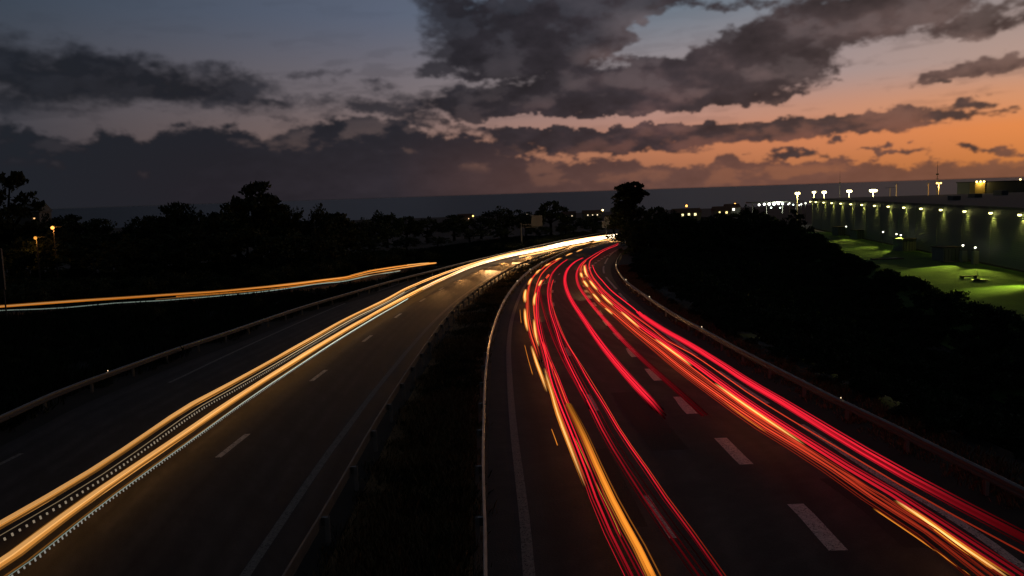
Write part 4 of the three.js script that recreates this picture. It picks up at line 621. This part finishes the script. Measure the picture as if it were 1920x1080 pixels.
LAMPS.forEach((x, i) => {
  const s = sOfX(x), w = inW(s, WH - 0.55, 0.5).add(wnear), o = thing('wall_lamp', i === 14 ? 'yellow wall lamp nearest the camera, cut by the right edge of the photo' : i === 0 ? 'yellow wall lamp at the far left end of the warehouse wall' : `${['second', 'third', 'fourth', 'fifth', 'sixth', 'seventh', 'eighth', 'ninth', 'tenth', 'eleventh', 'twelfth', 'thirteenth', 'fourteenth'][i - 1]} yellow wall lamp from the far left end of the warehouse row`, 'wall lamp', w, 'wall lamps in a row along the warehouse wall');
  const h = mesh('housing', lampHousing, M.darkMetal, o), b = mesh('bulb', bulbGeo, glowOf([1, 0.92, 0.3], 6, null), o); h.rotation.y = b.rotation.y = yaw; b.scale.setScalar(1.5);
  b.position.y = -0.08;
  const l = new THREE.SpotLight(new THREE.Color(...lampYellow), rr(11, 19), 0, 0.9, 1, 2); l.name = 'wall_lamp_light'; l.position.copy(w).add(new THREE.Vector3(0, -0.32, 0)); l.target.position.copy(w).addScaledVector(wout, -0.7).add(new THREE.Vector3(0, -3, 0)); l.castShadow = true; scene.add(l, l.target);
});
// the lawn: a sheet on the yard's level up to the crest
{
  const near = [], farr = [];
  for (let k = 0; k <= 60; k++) { const d = lerp(52, 262, k / 60), cx = crestX(clamp(d, 40, 320)) - 8, s = clamp((d + wnear.z) / -wdir.z, -40, WLEN + 4), w = wnear.clone().addScaledVector(wdir, s); near.push([cx, d]); farr.push([Math.max(cx + 2, w.x - 0.1), d]); }
  const pos = [], uv = [], idx = [], n = 40; for (let i = 0; i <= 60; i++) for (let k = 0; k <= n; k++) { const x = lerp(near[i][0], farr[i][0], k / n), d = near[i][1]; pos.push(x, terrain(x, d) + 0.12, -d); uv.push(x, d); }
  for (let i = 0; i < 60; i++) for (let k = 0; k < n; k++) { const p = i * (n + 1) + k, q = p + n + 1; idx.push(p, p + 1, q, q, p + 1, q + 1); }
  const g = new THREE.BufferGeometry(); g.setAttribute('position', new THREE.Float32BufferAttribute(pos, 3)); g.setAttribute('uv', new THREE.Float32BufferAttribute(uv, 2)); g.setIndex(idx); g.computeVertexNormals();
  tag(mesh('lawn', g, M.lawn), 'green lawn in front of the warehouse, lit in patches', 0, 0, 'structure');
}
const LY = YARD + 0.12;
// sheds and cabinets at the foot of the wall: left, right, top, bottom seen
function shed(label, x0, x1, yt, yb, depth) {
  const a = LEVEL(x0, yb, LY), b = LEVEL(x1, yb, LY), c = a.clone().lerp(b, 0.5), k = -c.z / F, w = (x1 - x0) * k * 0.86, h = (yb - yt) * k * 0.93, o = thing('shed', label, 'shed', c, 0); o.position.addScaledVector(wout, -depth / 2);
  mesh('wall', box(w, h, depth, 0, h / 2, 0, yaw * 0 + 0.14), M.cabinet, o);
  mesh('roof', box(w + 0.3, 0.14, depth + 0.3, 0, h + 0.08, 0, 0.14), M.concrete, o);
  const slats = []; for (let q = 0; q < 5; q++) slats.push(box(0.07, h * 0.9, 0.06, -w * 0.42 + q * w * 0.21, h * 0.47, depth / 2 + 0.03, 0)); mesh('door', join(slats).rotateY(0.14), M.claddingDark, o);
  return o;
}
shed('small pale shed at the far end of the warehouse wall', 1553, 1572, 425, 441, 3);
shed('dark shed second from the far end of the wall', 1586, 1612, 431, 448, 3);
shed('flat-roofed shed below the pair of white lamps', 1664, 1695, 447, 470, 3.2);
shed('large pale box-shaped shed in the middle of the wall', 1736, 1776, 462, 488, 3);
// white lamps on posts before the wall, flooding the lawn
function yardLamp(label, x, y, yb, k, tx, ty, lit = 1) {
  const g = LEVEL(x, yb, LY), d = -g.z, top = AT(x, y, d), h = top.y - g.y, o = thing('yard_lamp', label, 'lamp', g, 0);
  mesh('pole', cyl(0.06, 0.08, h, 0, 0, 0, 8), M.cabinet, o);
  mesh('head', box(0.36, 0.16, 0.4, 0, h + 0.1, 0.02), M.darkMetal, o);
  const b = mesh('bulb', new THREE.SphereGeometry(0.16, 10, 8), glowOf([1, 0.95, 0.75], 5, null), o); b.position.set(0, h - 0.08, 0.1);
  if (lit) { const l = new THREE.SpotLight(new THREE.Color(0.82, 1, 0.1), k * 2, 0, 0.33, 1, 2); l.name = 'yard_lamp_light'; l.position.set(top.x, top.y - 0.3, top.z + 0.12); const tg = LEVEL(tx, ty, LY); l.target.position.copy(tg); l.castShadow = true; scene.add(l, l.target); }
}
yardLamp('white lamp on a post at the right, the lower of the near pair', 1827, 463, 497, 420, 1840, 524);
yardLamp('white lamp on a post left of the lower near lamp', 1804, 459, 493, 380, 1752, 506);
yardLamp('left lamp of the close pair above the flat-roofed shed', 1680, 438, 466, 160, 1650, 475);
yardLamp('right lamp of the close pair above the flat-roofed shed', 1688, 440, 468, 200, 1668, 481);
yardLamp('lone white lamp between the dark shed and the close pair', 1655, 434, 459, 160, 1612, 466);
yardLamp('small white lamp on a post beside the dark shed', 1586, 424, 446, 160, 1578, 456);
yardLamp('small white lamp at the far end of the warehouse wall', 1526, 411, 428, 60, 1545, 440);
yardLamp('unseen white lamp on a post beyond the right edge', 1952, 482, 530, 520, 1885, 540);  // out of view, aimed at the lit patch of lawn on the right
// tall cabinets under the near lamps, benches and pads on the lawn
for (const [label, x0, x1, yt, yb] of [['narrow pale cabinet under the left near lamp', 1801, 1812, 470, 492], ['narrow dark cabinet under the right near lamp', 1823, 1833, 470, 496]]) { const a = LEVEL((x0 + x1) / 2, yb, LY), k = -a.z / F, o = thing('cabinet', label, 'cabinet', a, 0), w = (x1 - x0) * k, h = (yb - yt) * k; o.position.x += 0.25; o.position.z -= 0.5; mesh('body', box(w, h, 0.7, 0, h / 2, 0), M.cabinet, o); mesh('lid', box(w + 0.1, 0.08, 0.8, 0, h + 0.04, 0), M.concrete, o); mesh('door', box(w * 0.8, h * 0.85, 0.03, 0, h * 0.5, 0.365), M.cabinet, o); }
for (const [label, x, y, w, d] of [['pale concrete pad on the lawn before the flat-roofed shed', 1663, 486, 5.4, 1.4], ['pale concrete pad beside the large shed', 1795, 491, 5, 1.2]]) { const a = LEVEL(x, y, LY), o = thing('concrete_pad', label, 'slab', a, 0); mesh('slab', new THREE.BoxGeometry(w, 0.16, d).translate(0, 0.06, 0), M.concrete, o); mesh('cover', new THREE.BoxGeometry(w * 0.3, 0.05, d * 0.6).translate(w * 0.2, 0.165, 0), M.steel, o); }
{ const a = LEVEL(1816, 521, LY), o = thing('bench', 'low flat bench with a short upright at one end on the lawn', 'bench', a, 0); mesh('seat', box(2.3, 0.1, 0.7, 0, 0.26, 0, 0.1), M.concrete, o); for (const q of [-0.9, 0.9]) mesh('leg', box(0.14, 0.22, 0.6, q, 0.1, 0, 0.1), M.concrete, o); mesh('upright', cyl(0.04, 0.05, 1.1, 1.1, 0, -0.1, 8), M.cabinet, o); }
{ const a = LEVEL(1836, 527, LY), o = thing('bench', 'dark low table lying in front of the pale bench on the lawn', 'bench', a, 0); mesh('top', box(1.9, 0.1, 0.8, 0, 0.14, 0, -0.1), M.darkMetal, o); for (const q of [-0.7, 0.7]) mesh('leg', box(0.12, 0.1, 0.6, q, 0.045, 0, -0.1), M.darkMetal, o); mesh('ledge', box(0.5, 0.1, 0.5, -0.3, 0.24, 0, -0.1), M.darkMetal, o); }

// ---------------------------------------------------------------- masts and lamps beyond
function floodMast(label, x, y, yb, d, n, c = [1, 0.92, 0.5], k = 9, spread = 0.8, size = 0.42) {
  c = [c[0], c[1] * 0.92, c[2] * 0.72]; spread *= 0.78; size *= 1.15;
  const top = AT(x, y, d), foot = terrain(top.x, d), o = thing('floodlight_mast', label, 'floodlight', new THREE.Vector3(top.x, foot, -d), 0), h = top.y - foot;
  mesh('pole', cyl(0.16, 0.26, h, 0, 0, 0, 10), std({ color: new THREE.Color(0.4, 0.38, 0.3), roughness: 0.6 }), o);
  mesh('crossbar', box(n * spread * 0.8, 0.12, 0.12, 0, h + 0.05, 0), M.darkMetal, o);
  for (let q = 0; q < n; q++) { const f = mesh('floodlight', new THREE.SphereGeometry(size, 12, 8).scale(1, 0.9, 0.9), glowOf(c, k, null), o); f.position.set((q - (n - 1) / 2) * spread, h - 0.28, 0.2); const hd = mesh('hood', box(size * 1.4, 0.08, size * 1.4, 0, 0, 0), M.darkMetal, o); hd.position.set((q - (n - 1) / 2) * spread, h + 0.16, 0.1); }
  const l = new THREE.PointLight(new THREE.Color(...c), 120, 0, 2); l.name = 'floodlight_light'; l.position.set(top.x, top.y - 1.2, -d + 1.2); l.shadow.radius = 20; l.castShadow = true; scene.add(l);
}
floodMast('tall floodlight mast standing left of the warehouse end', 1495, 361, 395, 290, 2, [1, 0.9, 0.45], 9, 1);
floodMast('floodlight mast just behind the left end of the warehouse roof', 1526, 359, 370, 330, 2, [1, 0.92, 0.5], 8, 0.9, 0.36);
floodMast('floodlight mast second from the left behind the warehouse roof', 1545, 359, 370, 320, 2, [1, 0.95, 0.55], 9, 0.8, 0.5);
floodMast('floodlight mast right of the thin antenna behind the roof', 1592, 357, 366, 320, 3, [1, 0.95, 0.6], 9, 0.7, 0.45);
floodMast('brightest floodlight mast, in the middle behind the warehouse roof', 1637, 356, 366, 310, 4, [1, 0.96, 0.6], 10, 0.75, 0.5);
floodMast('lamp mast with two orange lamps below the tall crane-like antenna', 1760, 342, 364, 300, 2, [1, 0.62, 0.2], 5, 1.7, 0.3);
function antenna(label, x, y0, d, r) { const top = AT(x, y0, d), foot = terrain(top.x, d), o = thing('antenna_mast', label, 'mast', new THREE.Vector3(top.x, foot, -d), 0), h = top.y - foot; mesh('mast', cyl(r * 0.5, r * 1.6, h, 0, 0, 0, 8), M.darkMetal, o); mesh('tip', cyl(r * 0.2, r * 0.3, 1.2, 0, h, 0, 6), M.darkMetal, o); mesh('bracket', join([box(r * 8, r, r, 0, h - 5, 0), box(r * 6, r * 4, r * 4, 0, h - 3.4, 0)]), M.darkMetal, o); }
antenna('thin dark antenna rising behind the left of the warehouse roof', 1575, 326, 320, 0.09);
antenna('tall dark antenna above the two orange lamps', 1758, 309, 305, 0.13);
function plainPole(label, x, y, d, lit) { const top = AT(x, y, d), foot = terrain(top.x, d), o = thing('lamp_post', label, 'lamp post', new THREE.Vector3(top.x, foot, -d), 0), h = top.y - foot; mesh('pole', cyl(0.18, 0.26, h, 0, 0, 0, 8), std({ color: new THREE.Color(0.6, 0.42, 0.3), roughness: 0.7 }), o); mesh('arm', box(lit, 0.12, 0.12, 0, h + 0.05, 0), M.darkMetal, o); for (const q of [-1, 1]) mesh('lamp_head', box(0.6, 0.14, 0.3, q * lit * 0.5, h - 0.02, 0), M.panelBack, o); }
plainPole('unlit lamp post with a T arm right of the brightest floodlights', 1669, 352, 330, 3);
plainPole('pale bare lamp post left of the antenna, taller than the T-armed one', 1681, 345, 310, 0.8);
plainPole('pale bare lamp post just left of the two orange lamps', 1741, 344, 305, 0.8);
{ // building beyond the roof, with three lamps on its edge
  const d = 265, a = AT(1880, 341, d), b = thing('building', 'dark flat-roofed building behind the warehouse roof at the right edge', 'building', new THREE.Vector3(a.x, YARD, -d), 0), h = a.y - YARD;
  mesh('wall', box(16, h, 16, 2.2, h / 2, -8), M.claddingDark, b); mesh('roof', box(16.5, 0.3, 16.5, 2.2, h + 0.15, -8), M.roof, b);
  mesh('glow_tinted_block', box(3.2, h + 0.1, 3, -7.4, h / 2, -1), std({ color: new THREE.Color(0.45, 0.33, 0.1), roughness: 0.9 }), b);  // yellow glow below the three lamps, put into this block's colour
  for (const q of [-8.6, -7.4, -6.3]) { const m = mesh('lamp_bulb', new THREE.SphereGeometry(0.3, 10, 8), glowOf([1, 0.75, 0.25], 6, null), b); m.position.set(q, h + 0.3, 0.7); }
  const l = new THREE.PointLight(new THREE.Color(1, 0.7, 0.2), 30, 0, 2); l.name = 'lamp_bulb_light'; l.position.set(a.x - 7.4, YARD + h + 0.2, -d + 1.6); scene.add(l);
  const m = mesh('lamp_bulb', new THREE.SphereGeometry(0.28, 10, 8), glowOf([1, 0.75, 0.3], 5, null), b); m.position.set(5.4, h + 0.6, 0.3);
}

// ---------------------------------------------------------------- the town towards the sea
function streetLamp(label, x, y, d, c, k, size) { const top = AT(x, y, d), foot = terrain(top.x, d), h = Math.max(3, top.y - foot), o = thing('street_lamp', label, 'street lamp', new THREE.Vector3(top.x, top.y - h, -d), 0); mesh('pole', cyl(0.08, 0.12, h, 0, 0, 0, 8), M.darkMetal, o); mesh('arm', box(1.2, 0.09, 0.09, 0.5, h + 0.1, 0), M.darkMetal, o); const b = mesh('bulb', new THREE.SphereGeometry(size, 10, 8), glowOf(c, k, null), o); b.position.set(0, h, 0.2); const l = new THREE.PointLight(new THREE.Color(...c), 4, 0, 2); l.name = 'street_lamp_light'; l.position.set(top.x, top.y - size - 0.2, -d + 0.4); scene.add(l); }
const ORANGE = [1, 0.36, 0.07];
streetLamp('larger orange street lamp among the trees at the far left', 100, 427, 108, ORANGE, 3, 0.22);
streetLamp('smaller dim orange lamp below the larger one at far left', 68, 446, 106, [1, 0.4, 0.06], 1, 0.2);
streetLamp('orange street lamp beside the dark mass right of the bend', 1287, 386, 420, ORANGE, 5, 0.55);
streetLamp('orange street lamp above the white lit shop front', 1378, 383, 430, ORANGE, 5, 0.6);
streetLamp('yellow lamp above the trees left of the wind-bent tree', 1130, 394, 520, [1, 0.75, 0.3], 7, 0.55);
streetLamp('orange lamp over the distant trees left of the gantry sign', 887, 405, 520, [1, 0.55, 0.15], 4, 0.5);
streetLamp('tiny white lamp over the gantry sign', 988, 402, 520, [1, 0.85, 0.55], 2.5, 0.3);
streetLamp('small pale lamp right of the round-headed tree', 1053, 399, 540, [1, 0.85, 0.55], 2, 0.4);
function house(label, x, y, d, w, h, depth, lamps, c, tile = M.tile) { const a = AT(x, y, d), o = thing('house', label, 'house', new THREE.Vector3(a.x, a.y - 1.6, -d), 0); mesh('wall', box(w, h, depth, 0, h / 2 - 2, 0), M.wall, o); const r = new THREE.ExtrudeGeometry(new THREE.Shape([new THREE.Vector2(-depth / 2 - 0.4, 0), new THREE.Vector2(depth / 2 + 0.4, 0), new THREE.Vector2(0, 2)]), { depth: w + 0.6, bevelEnabled: false }).rotateY(Math.PI / 2).translate(-w / 2 - 0.3, h - 2, 0); mesh('roof', r, tile, o); lamps.forEach(([q, v, s], i) => { const m = mesh('lit_window', box(s, s * 1.1, 0.12, q, v, depth / 2 + 0.04), glowOf(c, 2.2, null), o); mesh('frame', join([box(s + 0.2, 0.09, 0.16, 0, s * 0.6, 0), box(s + 0.2, 0.09, 0.16, 0, -s * 0.6, 0), box(0.07, s * 1.1, 0.16, 0, 0, 0)]), M.wall, m).position.set(q, v, depth / 2 + 0.05); }); }
house('low house with a row of yellow lit windows under the orange lamp', 1286, 400, 400, 13, 4, 8, [[-4.4, 1, 0.8], [-2.4, 1, 0.9], [0.6, 1.2, 0.9], [3.6, 1.1, 1]], [1, 0.85, 0.4]);
house('small house with two yellow windows before the shop front', 1352, 396, 410, 8, 4, 7, [[-1.6, 1.2, 0.7], [1.8, 1, 0.9]], [1, 0.8, 0.3]);
house('house with one white lit window below the second orange lamp', 1372, 391, 425, 7, 4, 7, [[0, 1.2, 1.1]], [1, 0.95, 0.8]);
house('pale house roof glimpsed above the left trees', 62, 401, 190, 5.5, 4, 5, [[1.6, 0.6, 0.3]], [1, 0.5, 0.2], M.wall);
house('small distant house with two lit windows beside the small pale lamp', 1066, 403, 540, 9, 4, 7, [[-2, 1, 0.6], [2, 1, 0.5]], [1, 0.8, 0.5]);
house('distant house with a lit window left of the broad far tree', 872, 408, 530, 9, 4, 7, [[2.4, 1, 0.5]], [1, 0.6, 0.3]);
house('distant house with lit windows below the yellow lamp', 1110, 401, 530, 12, 4, 7, [[-3, 1, 0.6], [0, 1, 0.5], [3, 1, 0.6]], [1, 0.8, 0.5]);
{ // the bright forecourt
  const d = 420, a = AT(1452, 382, d), o = thing('forecourt_canopy', 'bright open canopy with a cluster of white lamps left of the warehouse', 'canopy', new THREE.Vector3(a.x, a.y - 5, -d), 0), k = d / F;
  mesh('roof', box(26, 0.6, 10, 0, 5.9, 0), M.wall, o); for (const q of [-11, -4, 4, 11]) mesh('column', box(0.4, 5.6, 0.4, q, 2.8, 0), M.wall, o);
  for (const [q, v, s, c] of [[-13, 0, 0.3, 0], [-9, 4.8, 0.55, 0], [-6.4, 5.0, 0.6, 0], [-4, 5.1, 0.7, 0], [-1.6, 5.0, 0.75, 1], [0.6, 5.2, 0.7, 0], [2.6, 5, 0.6, 1], [5.5, 4.6, 0.3, 0], [8, 4.3, 0.35, 1], [11, 4.0, 0.3, 0], [-3, 3.2, 0.4, 1], [1.5, 3.0, 0.35, 1]]) { const m = mesh('lamp_bulb', new THREE.SphereGeometry(s, 10, 8), glowOf(c ? [0.75, 1, 0.8] : [1, 0.97, 0.85], 5, null), o); m.position.set(q, v, 4.4); }
  const l = new THREE.PointLight(new THREE.Color(0.9, 1, 0.8), 400, 0, 2); l.name = 'forecourt_light'; l.position.set(a.x, a.y - 0.5, -d + 5.6); scene.add(l);
}
for (const [label, x, y, d] of [['small white lamp on the path left of the warehouse end', 1480, 381, 330], ['small white lamp beside the warehouse end, lower of two', 1502, 383, 300], ['small white lamp touching the warehouse corner', 1510, 381, 285]]) streetLamp(label, x, y, d, [0.95, 1, 0.75], 3.5, 0.28);

renderer.render(scene, camera);
